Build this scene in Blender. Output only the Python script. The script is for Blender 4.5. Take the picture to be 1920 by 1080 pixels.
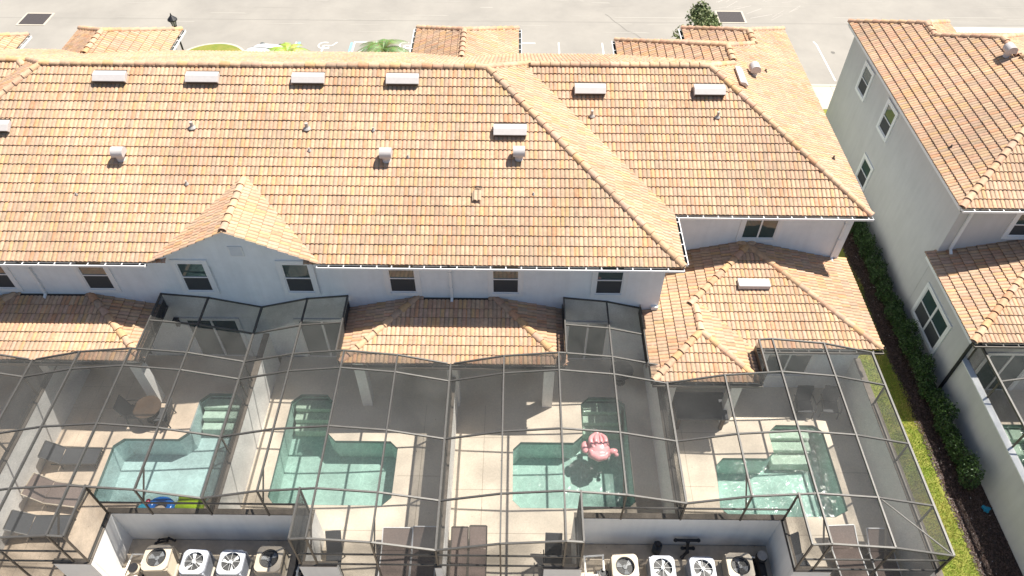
import bpy, math, random
import numpy as np
from mathutils import Vector, Matrix
random.seed(7); rng = np.random.default_rng(7)
for o in list(bpy.data.objects): bpy.data.objects.remove(o)
S = bpy.context.scene; COL = S.collection
rad = math.radians
# ------------------------------------------------------------------ camera
pitch, yaw, roll = rad(47.29195), rad(-0.2342), rad(-0.38834)
fw = Vector((math.sin(yaw)*math.cos(pitch), math.cos(yaw)*math.cos(pitch), -math.sin(pitch)))
r0 = Vector((math.cos(yaw), -math.sin(yaw), 0)); d0 = fw.cross(r0)
rt = math.cos(roll)*r0 + math.sin(roll)*d0; dn = -math.sin(roll)*r0 + math.cos(roll)*d0
cd = bpy.data.cameras.new('camera'); cam = bpy.data.objects.new('camera', cd); COL.objects.link(cam)
cd.sensor_width = 36; cd.lens = 1393.14/1920*36; cd.clip_end = 1000; cd.clip_start = .5
m = Matrix((rt, -dn, -fw)).transposed().to_4x4(); m.translation = (0, 0, 24); cam.matrix_world = m
S.camera = cam
# ------------------------------------------------------------------ light
SUN = Vector((.46, .27, 1)).normalized()
elev = math.asin(SUN.z); az = math.atan2(SUN.x, SUN.y)
W = bpy.data.worlds.new('World'); S.world = W; W.use_nodes = True
nt = W.node_tree; nt.nodes.clear()
sky = nt.nodes.new('ShaderNodeTexSky'); sky.sky_type = 'NISHITA'; sky.sun_disc = False
sky.sun_elevation = elev; sky.sun_rotation = az; sky.air_density = 1; sky.dust_density = 1.5; sky.ozone_density = 1
bg = nt.nodes.new('ShaderNodeBackground'); bg.inputs[1].default_value = .07
ow = nt.nodes.new('ShaderNodeOutputWorld')
nt.links.new(sky.outputs[0], bg.inputs[0]); nt.links.new(bg.outputs[0], ow.inputs[0])
ld = bpy.data.lights.new('sun', 'SUN'); ld.energy = 5.0; ld.angle = rad(.53); ld.color = (1, .95, .86)
lo = bpy.data.objects.new('sun', ld); COL.objects.link(lo)
lo.rotation_euler = SUN.to_track_quat('Z', 'Y').to_euler()
S.view_settings.view_transform = 'Standard'; S.view_settings.look = 'None'
S.view_settings.exposure = .82; S.view_settings.gamma = 1
try:
    S.cycles.transparent_max_bounces = 24; S.cycles.max_bounces = 8
except Exception: pass

# ------------------------------------------------------------------ materials
def mat(name, c, rough=.8, noise=0, nscale=4, bump=0, bscale=40, metal=0, spec=.5, c2=None, coords='Object'):
    M = bpy.data.materials.new(name); M.use_nodes = True
    t = M.node_tree; b = t.nodes['Principled BSDF']; L = t.links.new
    b.inputs['Roughness'].default_value = rough; b.inputs['Metallic'].default_value = metal
    b.inputs['Specular IOR Level'].default_value = spec
    b.inputs['Base Color'].default_value = (*c, 1)
    tc = t.nodes.new('ShaderNodeTexCoord')
    if noise or c2:
        n = t.nodes.new('ShaderNodeTexNoise'); n.inputs['Scale'].default_value = nscale; n.inputs['Detail'].default_value = 8
        n.inputs['Roughness'].default_value = .65
        L(tc.outputs[coords], n.inputs['Vector'])
        mp = t.nodes.new('ShaderNodeMapRange'); mp.inputs[1].default_value = .3; mp.inputs[2].default_value = .7
        L(n.outputs[0], mp.inputs[0])
        mx = t.nodes.new('ShaderNodeMix'); mx.data_type = 'RGBA'
        cc = c2 if c2 else tuple(v*(1-noise) for v in c)
        mx.inputs[6].default_value = (*c, 1); mx.inputs[7].default_value = (*cc, 1)
        L(mp.outputs[0], mx.inputs[0]); L(mx.outputs[2], b.inputs['Base Color'])
    if bump:
        n2 = t.nodes.new('ShaderNodeTexNoise'); n2.inputs['Scale'].default_value = bscale; n2.inputs['Detail'].default_value = 5
        L(tc.outputs[coords], n2.inputs['Vector'])
        bp = t.nodes.new('ShaderNodeBump'); bp.inputs['Strength'].default_value = bump; bp.inputs['Distance'].default_value = .02
        L(n2.outputs[0], bp.inputs['Height']); L(bp.outputs[0], b.inputs['Normal'])
    return M
def mat_attr(name, rough=.8, bump=.25, nscale=9, lo=.82):
    M = mat(name, (.5, .5, .5), rough, bump=bump, bscale=30)
    t = M.node_tree; b = t.nodes['Principled BSDF']; L = t.links.new
    a = t.nodes.new('ShaderNodeAttribute'); a.attribute_name = 'tint'
    tc = t.nodes.new('ShaderNodeTexCoord'); n = t.nodes.new('ShaderNodeTexNoise'); n.inputs['Scale'].default_value = nscale; n.inputs['Detail'].default_value = 8
    L(tc.outputs['Object'], n.inputs['Vector'])
    mp = t.nodes.new('ShaderNodeMapRange'); mp.inputs[1].default_value = .3; mp.inputs[2].default_value = .7; mp.inputs[3].default_value = lo; mp.inputs[4].default_value = 1.08
    L(n.outputs[0], mp.inputs[0])
    n3 = t.nodes.new('ShaderNodeTexNoise'); n3.inputs['Scale'].default_value = .35; n3.inputs['Detail'].default_value = 4
    L(tc.outputs['Object'], n3.inputs['Vector'])
    mp3 = t.nodes.new('ShaderNodeMapRange'); mp3.inputs[1].default_value = .3; mp3.inputs[2].default_value = .7; mp3.inputs[3].default_value = .82; mp3.inputs[4].default_value = 1.08
    L(n3.outputs[0], mp3.inputs[0])
    mm = t.nodes.new('ShaderNodeMath'); mm.operation = 'MULTIPLY'; L(mp.outputs[0], mm.inputs[0]); L(mp3.outputs[0], mm.inputs[1])
    vm = t.nodes.new('ShaderNodeVectorMath'); vm.operation = 'SCALE'; L(a.outputs['Color'], vm.inputs[0]); L(mm.outputs[0], vm.inputs['Scale'])
    L(vm.outputs[0], b.inputs['Base Color'])
    return M
M = {}
M['tile'] = mat_attr('clay_tile', .85)
M['leaf'] = mat_attr('leaf', .55, 0, 3, .9)
M['stucco'] = mat('stucco', (.80, .83, .84), .9, .1, 1.6, .35, 60)
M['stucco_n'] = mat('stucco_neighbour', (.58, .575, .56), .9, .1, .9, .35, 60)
M['whitewall'] = mat('white_stucco', (.80, .79, .76), .9, .08, 1.5, .3, 60)
M['trim'] = mat('white_trim', (.78, .79, .78), .6, .04, 6)
M['white'] = mat('white_metal', (.8, .8, .79), .45, .04, 9)
M['bronze'] = mat('bronze_aluminium', (.10, .085, .07), .45, .2, 12, metal=.2)
M['alu'] = mat('weathered_aluminium', (.105, .10, .093), .5, .25, 8, .15, 30, metal=.3)
M['cap'] = mat('brown_wall_cap', (.20, .17, .14), .9, .5, 3, .3, 30)  # mottled dark brown tone for the wall tops
M['black'] = mat('black_metal', (.015, .015, .018), .5, .3, 10)
M['deck'] = mat('deck_concrete', (.72, .63, .51), .85, .06, 2.0, .15, 70)
M['deck1'] = mat('deck_pavers', (.70, .57, .44), .85, .10, 2.5, .15, 70)
M['pad'] = mat('equipment_pad', (.60, .51, .40), .9, .35, 2.5, .4, 30)
def streak(m_, amt):
    t = m_.node_tree; b = t.nodes['Principled BSDF']; L = t.links.new; src = b.inputs['Base Color'].links[0].from_socket
    tc = t.nodes.new('ShaderNodeTexCoord'); mp = t.nodes.new('ShaderNodeMapping'); mp.inputs['Scale'].default_value = (3.2, 3.2, .35); L(tc.outputs['Object'], mp.inputs[0])
    n = t.nodes.new('ShaderNodeTexNoise'); n.inputs['Scale'].default_value = 1.6; n.inputs['Detail'].default_value = 7; L(mp.outputs[0], n.inputs['Vector'])
    r = t.nodes.new('ShaderNodeMapRange'); r.inputs[1].default_value = .4; r.inputs[2].default_value = .7; r.inputs[3].default_value = 1.02; r.inputs[4].default_value = 1-amt; L(n.outputs[0], r.inputs[0])
    v = t.nodes.new('ShaderNodeVectorMath'); v.operation = 'SCALE'; L(src, v.inputs[0]); L(r.outputs[0], v.inputs['Scale']); L(v.outputs[0], b.inputs['Base Color'])
for k_ in ('stucco','stucco_n','whitewall'): streak(M[k_], .035)
M['soffit'] = mat('soffit', (.42, .42, .41), .8)
M['under'] = mat('roof_underlay', (.07, .055, .045), .95)
M['vent'] = mat('painted_vent', (.56, .52, .50), .6, .1, 8)
M['pipe'] = mat('lead_pipe', (.46, .43, .40), .6, .3, 12)
M['beige'] = mat('beige_steel', (.56, .48, .37), .5, .08, 5)
M['gray'] = mat('light_grey_steel', (.44, .46, .51), .45, .06, 5)
M['coil'] = mat('coil_fins', (.06, .06, .06), .6, .3, 40)
M['blade'] = mat('fan_blade', (.55, .56, .58), .4, .1, 9)
M['sling'] = mat('grey_sling', (.075, .078, .085), .85, .3, 25, .3, 200)
M['taupe'] = mat('taupe_wicker', (.25, .19, .165), .85, .25, 20, .4, 150)
M['pvc'] = mat('white_pvc', (.8, .78, .72), .4)
M['wood'] = mat('brown_wood', (.10, .06, .035), .6, .4, 6)
M['grass'] = mat('lawn_ground', (.13, .19, .022), .95, nscale=2.2, c2=(.26, .23, .05))
M['mulch'] = mat('mulch', (.03, .017, .012), .98, nscale=9, c2=(.075, .048, .035), bump=1, bscale=26)
M['bark'] = mat('bark', (.14, .10, .07), .9, .4, 12, .6, 30)
M['asphalt'] = mat('pale_asphalt', (.25, .233, .208), .93, nscale=.22, c2=(.33, .306, .27), bump=.12, bscale=18)
M['concrete'] = mat('pale_concrete', (.50, .45, .37), .9, .1, 1.2, .1, 30)
M['patch'] = mat('dark_grate', (.07, .06, .06), .8, .25, 14)
M['paint'] = mat('road_paint', (.70, .69, .66), .7, .18, 7)
M['bluepaint'] = mat('blue_paint', (.25, .5, .58), .7, .2, 7)
M['pink'] = mat('pink_vinyl', (.90, .44, .46), .3, .08, 5)
M['blue'] = mat('blue_vinyl', (.01, .18, .65), .2, .1, 5)
M['cyan'] = mat('cyan_vinyl', (.05, .42, .62), .25)
M['red'] = mat('red_vinyl', (.5, .03, .08), .25)
M['lime'] = mat('lime_vinyl', (.42, .62, .02), .3, .1, 5)
M['navy'] = mat('blue_grey_tank', (.03, .05, .075), .4, .2, 8)
M['carpaint'] = mat('white_car_paint', (.78, .78, .78), .25)
M['rubber'] = mat('rubber', (.02, .02, .02), .8)
M['toy'] = mat('blue_toy_plastic', (.01, .22, .35), .4)
M['litter'] = mat('pale_stone', (.6, .58, .55), .8)
def glass(name, c, rough=.04):
    m_ = mat(name, c, rough, spec=.8, noise=.3, nscale=1.1)
    return m_
M['glass'] = glass('dark_window_glass', (.05, .085, .085))
M['insect'] = mat('window_screen_cloth', (.05, .055, .06), .75, .2, 60)
def mat_screen():
    # woven mesh: the share of light that gets through the threads falls with the slant of the ray
    m_ = bpy.data.materials.new('screen_mesh'); m_.use_nodes = True; t = m_.node_tree; t.nodes.clear(); L = t.links.new
    out = t.nodes.new('ShaderNodeOutputMaterial'); mix = t.nodes.new('ShaderNodeMixShader')
    tr = t.nodes.new('ShaderNodeBsdfTransparent'); df = t.nodes.new('ShaderNodeBsdfDiffuse')
    g = t.nodes.new('ShaderNodeNewGeometry'); dt = t.nodes.new('ShaderNodeVectorMath'); dt.operation = 'DOT_PRODUCT'
    L(g.outputs['Incoming'], dt.inputs[0]); L(g.outputs['True Normal'], dt.inputs[1])
    ab = t.nodes.new('ShaderNodeMath'); ab.operation = 'ABSOLUTE'; L(dt.outputs['Value'], ab.inputs[0])
    mxm = t.nodes.new('ShaderNodeMath'); mxm.operation = 'MAXIMUM'; mxm.inputs[1].default_value = .12; L(ab.outputs[0], mxm.inputs[0])
    tc = t.nodes.new('ShaderNodeTexCoord'); n = t.nodes.new('ShaderNodeTexNoise'); n.inputs['Scale'].default_value = 16; n.inputs['Detail'].default_value = 6; n.inputs['Roughness'].default_value = .95
    L(tc.outputs['Object'], n.inputs['Vector'])
    n2 = t.nodes.new('ShaderNodeTexNoise'); n2.inputs['Scale'].default_value = .8; L(tc.outputs['Object'], n2.inputs['Vector'])
    ad = t.nodes.new('ShaderNodeMath'); ad.operation = 'ADD'; L(n.outputs[0], ad.inputs[0]); L(n2.outputs[0], ad.inputs[1])
    mp = t.nodes.new('ShaderNodeMapRange'); mp.inputs[1].default_value = .72; mp.inputs[2].default_value = 1.28; mp.inputs[3].default_value = .12; mp.inputs[4].default_value = .54
    L(ad.outputs[0], mp.inputs[0])
    dv = t.nodes.new('ShaderNodeMath'); dv.operation = 'DIVIDE'; L(mp.outputs[0], dv.inputs[0]); L(mxm.outputs[0], dv.inputs[1])
    ng = t.nodes.new('ShaderNodeMath'); ng.operation = 'MULTIPLY'; ng.inputs[1].default_value = -1; L(dv.outputs[0], ng.inputs[0])
    ex = t.nodes.new('ShaderNodeMath'); ex.operation = 'EXPONENT'; L(ng.outputs[0], ex.inputs[0])
    df.inputs[0].default_value = (.085, .085, .082, 1)
    L(ex.outputs[0], mix.inputs[0]); L(df.outputs[0], mix.inputs[1]); L(tr.outputs[0], mix.inputs[2]); L(mix.outputs[0], out.inputs[0])
    return m_
M['screen'] = mat_screen()
def mat_water(name, tint):
    m_ = bpy.data.materials.new(name); m_.use_nodes = True; t = m_.node_tree; t.nodes.clear(); L = t.links.new
    out = t.nodes.new('ShaderNodeOutputMaterial'); mix = t.nodes.new('ShaderNodeMixShader')
    tr = t.nodes.new('ShaderNodeBsdfTransparent'); gl = t.nodes.new('ShaderNodeBsdfGlossy'); gl.inputs['Roughness'].default_value = .06
    tc = t.nodes.new('ShaderNodeTexCoord')
    nd = t.nodes.new('ShaderNodeTexNoise'); nd.inputs['Scale'].default_value = 1.3; nd.inputs['Detail'].default_value = 2
    L(tc.outputs['Object'], nd.inputs['Vector'])
    mv = t.nodes.new('ShaderNodeMix'); mv.data_type = 'VECTOR'; mv.inputs[0].default_value = .35
    L(tc.outputs['Object'], mv.inputs[4]); L(nd.outputs['Color'], mv.inputs[5])
    vo = t.nodes.new('ShaderNodeTexVoronoi'); vo.feature = 'SMOOTH_F1'; vo.inputs['Scale'].default_value = 7; L(mv.outputs[1], vo.inputs['Vector'])
    n = t.nodes.new('ShaderNodeTexNoise'); n.inputs['Scale'].default_value = 9; n.inputs['Detail'].default_value = 3; n.inputs['Distortion'].default_value = .8
    L(mv.outputs[1], n.inputs['Vector'])
    ad = t.nodes.new('ShaderNodeMath'); ad.operation = 'ADD'; L(vo.outputs['Distance'], ad.inputs[0]); L(n.outputs[0], ad.inputs[1])
    bp = t.nodes.new('ShaderNodeBump'); bp.inputs['Strength'].default_value = .55; bp.inputs['Distance'].default_value = .05; L(ad.outputs[0], bp.inputs['Height'])
    fr = t.nodes.new('ShaderNodeFresnel'); fr.inputs[0].default_value = 1.33; L(bp.outputs[0], fr.inputs[1]); L(bp.outputs[0], gl.inputs['Normal'])
    # caustics painted into the tint: bright threads along cell edges, duller cells between
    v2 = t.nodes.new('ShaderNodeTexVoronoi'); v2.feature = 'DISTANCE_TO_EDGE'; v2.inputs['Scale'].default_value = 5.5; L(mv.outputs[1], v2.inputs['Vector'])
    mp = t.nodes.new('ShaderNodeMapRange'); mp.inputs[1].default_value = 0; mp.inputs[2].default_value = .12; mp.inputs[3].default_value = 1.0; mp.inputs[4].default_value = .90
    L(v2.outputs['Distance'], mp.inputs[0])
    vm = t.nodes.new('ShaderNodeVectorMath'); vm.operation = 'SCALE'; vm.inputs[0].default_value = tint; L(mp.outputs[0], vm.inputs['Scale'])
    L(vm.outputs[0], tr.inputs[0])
    L(fr.outputs[0], mix.inputs[0]); L(tr.outputs[0], mix.inputs[1]); L(gl.outputs[0], mix.inputs[2]); L(mix.outputs[0], out.inputs[0])
    return m_
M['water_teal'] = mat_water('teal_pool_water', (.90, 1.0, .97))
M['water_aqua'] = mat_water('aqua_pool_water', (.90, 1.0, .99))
M['plaster'] = mat('pool_plaster', (.51, .645, .60), .8, .12, 3)
M['plaster_l'] = mat('pale_pool_plaster', (.55, .645, .65), .8, .1, 3)
M['step'] = mat('pool_step_plaster', (.62, .68, .58), .8, .08, 4)

# ------------------------------------------------------------------ mesh builder
class MB:
    def __init__(s): s.v = []; s.f = []; s.c = []
    def add(s, vs, fs, col=None):
        n = len(s.v); s.v += [tuple(p) for p in vs]; s.f += [tuple(i+n for i in f) for f in fs]
        s.c += [col or (1, 1, 1)]*len(vs); return s
    def box(s, x0, x1, y0, y1, z0, z1, col=None):
        return s.add([(x0,y0,z0),(x1,y0,z0),(x1,y1,z0),(x0,y1,z0),(x0,y0,z1),(x1,y0,z1),(x1,y1,z1),(x0,y1,z1)],
              [(0,3,2,1),(4,5,6,7),(0,1,5,4),(1,2,6,5),(2,3,7,6),(3,0,4,7)], col)
    def beam(s, p, q, w=.05, h=.05, up=(0,0,1)):
        p = Vector(p); q = Vector(q); d = (q-p).normalized(); u = Vector(up)
        if abs(d.dot(u)) > .98: u = Vector((0,1,0))
        a = d.cross(u).normalized()*w/2; b = a.cross(d).normalized()*h/2
        vs = [p-a-b, p+a-b, p+a+b, p-a+b, q-a-b, q+a-b, q+a+b, q-a+b]
        return s.add(vs, [(0,3,2,1),(4,5,6,7),(0,1,5,4),(1,2,6,5),(2,3,7,6),(3,0,4,7)])
    def tube(s, pts, r, n=8, cap=True, col=None):
        pts = [Vector(p) for p in pts]; rs = r if isinstance(r, (list, tuple)) else [r]*len(pts)
        vs = []; fs = []
        for i, p in enumerate(pts):
            d = (pts[min(i+1, len(pts)-1)]-pts[max(i-1, 0)]).normalized()
            u = Vector((0,0,1)) if abs(d.z) < .95 else Vector((1,0,0))
            a = d.cross(u).normalized(); b = d.cross(a).normalized()
            for k in range(n):
                t = 2*math.pi*k/n; vs.append(p+a*math.cos(t)*rs[i]+b*math.sin(t)*rs[i])
        for i in range(len(pts)-1):
            for k in range(n): fs.append((i*n+k, i*n+(k+1)%n, (i+1)*n+(k+1)%n, (i+1)*n+k))
        if cap: fs += [tuple(range(n)), tuple(reversed(range((len(pts)-1)*n, len(pts)*n)))]
        return s.add(vs, fs, col)
    def ell(s, c, r, nu=14, nv=9, col=None):
        vs = []; fs = []
        for i in range(nv+1):
            ph = math.pi*i/nv
            for k in range(nu):
                t = 2*math.pi*k/nu; vs.append((c[0]+r[0]*math.sin(ph)*math.cos(t), c[1]+r[1]*math.sin(ph)*math.sin(t), c[2]+r[2]*math.cos(ph)))
        for i in range(nv):
            for k in range(nu): fs.append((i*nu+k, (i+1)*nu+k, (i+1)*nu+(k+1)%nu, i*nu+(k+1)%nu))
        return s.add(vs, fs, col)
    def torus(s, c, R, r, sx=1, sy=1, n=28, m_=12):
        vs = []; fs = []
        for i in range(n):
            a = 2*math.pi*i/n
            for k in range(m_):
                b = 2*math.pi*k/m_; q = R+r*math.cos(b); vs.append((c[0]+sx*q*math.cos(a), c[1]+sy*q*math.sin(a), c[2]+r*math.sin(b)))
        for i in range(n):
            for k in range(m_): fs.append((i*m_+k, ((i+1)%n)*m_+k, ((i+1)%n)*m_+(k+1)%m_, i*m_+(k+1)%m_))
        return s.add(vs, fs)
    def prism(s, poly, z0, z1, col=None):
        n = len(poly); vs = [(x,y,z0) for x,y in poly]+[(x,y,z1) for x,y in poly]
        return s.add(vs, [tuple(reversed(range(n))), tuple(range(n,2*n))]+[(i,(i+1)%n,n+(i+1)%n,n+i) for i in range(n)], col)
    def quad(s, *p, col=None): return s.add(p, [tuple(range(len(p)))], col)
    def build(s, name, m_, parent=None, smooth=False, bevel=0, tint=False):
        me = bpy.data.meshes.new(name); me.from_pydata(s.v, [], s.f); me.update()
        return link(name, me, m_, parent, smooth, bevel, s.c if tint else None)
# things carry world-coordinate parts (offset back by the base), unless marked local
def thing(name, label, cat, loc=(0,0,0), group=None, rz=0, local=False):
    o = bpy.data.objects.new(name, None); COL.objects.link(o); o.empty_display_size = .3
    o.location = loc; o.rotation_euler = (0,0,rz); o['label'] = label; o['category'] = cat
    if group: o['group'] = group
    if local: LOCAL.add(o.name); 
    return o
LOCAL = set()
def link(name, me, m_, parent, smooth=False, bevel=0, cols=None):
    if cols is not None:
        a = me.color_attributes.new('tint', 'FLOAT_COLOR', 'POINT')
        arr = np.ones((len(me.vertices), 4), np.float32); arr[:, :3] = np.asarray(cols, np.float32); a.data.foreach_set('color', arr.ravel())
    me.materials.append(m_)
    o = bpy.data.objects.new(name, me); COL.objects.link(o)
    if smooth: me.polygons.foreach_set('use_smooth', [True]*len(me.polygons))
    if bevel:
        b = o.modifiers.new('bevel', 'BEVEL'); b.width = bevel; b.segments = 2; b.limit_method = 'ANGLE'
    if parent:
        o.parent = parent
        if parent.type == 'EMPTY' and parent.name not in LOCAL: o.location = -Vector(parent.location)
    return o
def tag(o, label, cat, group=None):
    o['label'] = label; o['category'] = cat
    if group: o['group'] = group
    return o
def struct(name, mb, m_, **k):
    o = mb.build(name, m_, None, **k); o['kind'] = 'structure'; return o
def dup(root, loc, label, rz=None, group=None):
    r = root.copy(); COL.objects.link(r); r.location = loc; r['label'] = label
    if rz is not None: r.rotation_euler = (0,0,rz)
    for ch in list(root.children):
        c = ch.copy(); COL.objects.link(c); c.parent = r
        for g in ch.children:
            d = g.copy(); COL.objects.link(d); d.parent = c
    return r

# ------------------------------------------------------------------ ground
P = 3.2
def grid(x0, x1, y0, y1, z, nx, ny): 
    b = MB()
    for i in range(nx):
        for j in range(ny):
            xa = x0+(x1-x0)*i/nx; xb = x0+(x1-x0)*(i+1)/nx; ya = y0+(y1-y0)*j/ny; yb = y0+(y1-y0)*(j+1)/ny
            b.quad((xa,ya,z),(xb,ya,z),(xb,yb,z),(xa,yb,z))
    return b
HX = 12.9
POOLS = {   # outlines at deck level, counter-clockwise
 'u1': [(-14.3,11.85),(-10.7,11.85),(-10.4,12.15),(-10.4,16.1),(-10.75,16.44),(-11.75,16.44),(-12.05,16.1),(-12.05,14.7),(-12.35,14.4),(-14.35,14.4),(-14.65,14.1),(-14.6,12.15)],
 'u2': [(-8.25,11.85),(-4.5,11.85),(-4.2,12.15),(-4.2,14.1),(-4.5,14.4),(-6.55,14.4),(-6.9,14.75),(-6.9,16.1),(-7.2,16.44),(-8.2,16.44),(-8.52,16.1),(-8.52,12.15)],
 'u3': [(.3,11.82),(4.0,11.82),(4.3,12.1),(4.3,16.12),(4.0,16.44),(2.92,16.44),(2.6,16.12),(2.6,14.75),(2.25,14.42),(.3,14.42),(.02,14.12),(.02,12.1)],
 'u4': [(7.5,11.6),(11.1,11.6),(11.6,11.85),(11.6,15.0),(11.3,15.27),(9.9,15.27),(9.55,14.95),(9.55,14.1),(9.25,13.85),(7.65,13.85),(7.35,13.55),(7.2,11.9)],
 'n': [(18.1,12),(22,12),(22,15.2),(21.8,15.4),(18.3,15.4),(18.1,15.2)]}
from mathutils.geometry import tessellate_polygon
def holed(outer, holes, z):
    loops = [[Vector((x,y,0)) for x,y in outer]]+[[Vector((x,y,0)) for x,y in h] for h in holes]
    tr = tessellate_polygon(loops); fl = [v for l in loops for v in l]
    b = MB(); b.v = [(v.x,v.y,z) for v in fl]; b.c = [(1,1,1)]*len(fl)
    for t in tr:
        a = fl[t[0]]; c = fl[t[1]]; d = fl[t[2]]
        b.f.append(tuple(t) if (c-a).cross(d-a).z > 0 else (t[0], t[2], t[1]))
    return b
struct('ground', holed([(-400,-60),(400,-60),(400,600),(-400,600)], [[(-40,0),(40,0),(40,38.8),(-40,38.8)]], -.10), M['asphalt'])
# patios of the five units, each sheet with its pool cut out
for k, x0, x1 in (('u1',-16.8,-9.55),('u2',-9.35,-2.3),('u3',-2.1,5.2),('u4',5.4,12.7)):
    yb = {'u1':18.25,'u2':18.25,'u3':18.25,'u4':18.25}[k]
    if k in ('u1',): o = [(x0,8.2),(-12.8,8.2),(-12.8,10.65),(x1,10.65),(x1,yb),(x0,yb)]
    elif k == 'u2': o = [(x0,10.65),(-6.25,10.65),(-6.25,8.2),(x1,8.2),(x1,yb),(x0,yb)]
    elif k == 'u3': o = [(x0,8.2),(2.0,8.2),(2.0,10.65),(x1,10.65),(x1,yb),(x0,yb)]
    else: o = [(x0,10.65),(8.6,10.65),(8.6,8.2),(x1,8.2),(x1,yb),(x0,yb)]
    struct('patio', holed(o, [POOLS[k]], 0), M['deck1' if k == 'u1' else 'deck'])
struct('patio', MB().box(-24.2,-17.0,6,18.25,-.1,0), M['deck1'])
struct('patio', holed([(16.86,8),(24,8),(24,17),(16.86,17)], [POOLS['n']], .0), M['deck'])
struct('equipment_pad', MB().box(-12.72,-6.33,7,10.56,-.12,-.004), M['pad'])
struct('equipment_pad', MB().box(2.08,8.52,7,10.56,-.12,-.004), M['pad'])
struct('terrain', grid(-40,40,0,38.8,-1.4,8,8), M['pad'])
# pavement with expansion joints, kerb
b = MB()
x = -40
while x < 40:
    b.box(x+.006, x+1.494, 36.2, 38.55, -.13, .0); x += 1.5
struct('pavement', b, M['concrete'])
struct('kerb', MB().box(-40,40,38.56,38.75,-.12,.02), M['concrete'])
struct('front_yard', MB().box(-40,40,31.4,36.19,-.13,-.02), M['grass'])
dj = mat('deck_joint', (.38,.32,.25), .9); b = MB(); z = .002
def seam(x0, y0, x1, y1, w=.008):
    d = Vector((x1-x0, y1-y0)).normalized(); a = Vector((-d.y, d.x))*w
    b.quad((x0+a.x,y0+a.y,z),(x0-a.x,y0-a.y,z),(x1-a.x,y1-a.y,z),(x1+a.x,y1+a.y,z))
for q in ((-1.05,9,-1.05,16),(-2.05,12.5,-.05,12.5),(-2.05,14.6,-.05,14.6),(-2.0,10.9,5.1,10.9),(-9.3,10.95,-2.35,10.95),(-3.3,11,-3.3,16),(-4.1,13,-2.35,13),(-8.9,11,-8.9,17.5),(5.45,12.7,7.15,12.7),(6.3,10.8,6.3,15),(5.45,14.9,9.4,14.9),(11.75,13.3,12.7,13.3),(8.7,10.95,12.7,10.95)): seam(*q)
for k in range(9): seam(-16.75,8.7+k*1.0,-14.75,8.7+k*1.0,.005)
for k in range(3): seam(-16.1+k*.6,8.3,-16.1+k*.6,17,.005)
struct('patio_joint', b, dj)
r_ = random.Random(8); b = MB()
for k in range(150):
    x0 = r_.choice(((5.5,12.6),(5.5,9.2),(-9.2,-2.4),(-2.0,5.1),(-16.7,-12.2))); xx = r_.uniform(*x0); yy = r_.choice((r_.uniform(8.6,11.4),r_.uniform(11.4,15.5)))
    if any(p0 < xx < p1 and 11.5 < yy < 16.5 for p0, p1 in ((-14.7,-10.3),(-8.6,-4.1),(-.1,4.4),(7.1,11.7))): continue
    a = r_.uniform(0,6.28); q = r_.uniform(.012,.028); b.quad(*[(xx+q*math.cos(a+t_)*(1 if i_ % 2 else .5), yy+q*math.sin(a+t_)*(1 if i_ % 2 else .5), .006+.004*(i_ % 2)) for i_, t_ in enumerate((0,1.57,3.14,4.71))])
o = b.build('fallen_leaves', mat('dry_leaf', (.09,.06,.035), .9)); o['kind'] = 'stuff'; o['label'] = 'tiny dry leaves and specks scattered over the pool decks'; o['category'] = 'leaves'
# street
zs = -.096
b = MB()
for xx in (19.05,5.44,2.68,8.2,-.1,13.7,16.3,-28.24,-31.0):
    b.quad((xx-.05,39.3,zs),(xx+.05,39.3,zs),(xx+.05,43.5,zs),(xx-.05,43.5,zs))
b.quad((19.0,43.5,zs+.0),(19.1,43.5,zs),(19.0,43.9,zs),(18.9,43.9,zs))
b.quad((.1,43.35,zs),(1.2,43.35,zs),(1.2,43.45,zs),(.1,43.45,zs))
b.quad((-10.3,43.3,zs),(-8.6,43.3,zs),(-8.6,43.4,zs),(-10.3,43.4,zs))
b.quad((-10.3,39.3,zs),(-10.2,39.3,zs),(-10.2,43.3,zs),(-10.3,43.3,zs)); b.quad((-8.7,39.3,zs),(-8.6,39.3,zs),(-8.6,43.3,zs),(-8.7,43.3,zs))
for yy in (40.0,41.9): b.quad((-10.2,yy,zs),(-10.2,yy-.13,zs),(-8.7,yy+1.27,zs),(-8.7,yy+1.4,zs))
b.quad((-14.0,39.3,zs),(-13.9,39.3,zs),(-13.9,43.3,zs),(-14.0,43.3,zs))
struct('road_marking', b, M['paint'])
b = MB()
b.quad((-13.84,39.3,zs),(-13.66,39.3,zs),(-13.66,43.3,zs),(-13.84,43.3,zs)); b.quad((-10.5,39.3,zs),(-10.36,39.3,zs),(-10.36,43.3,zs),(-10.5,43.3,zs))
struct('road_marking', b, M['bluepaint'])
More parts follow.
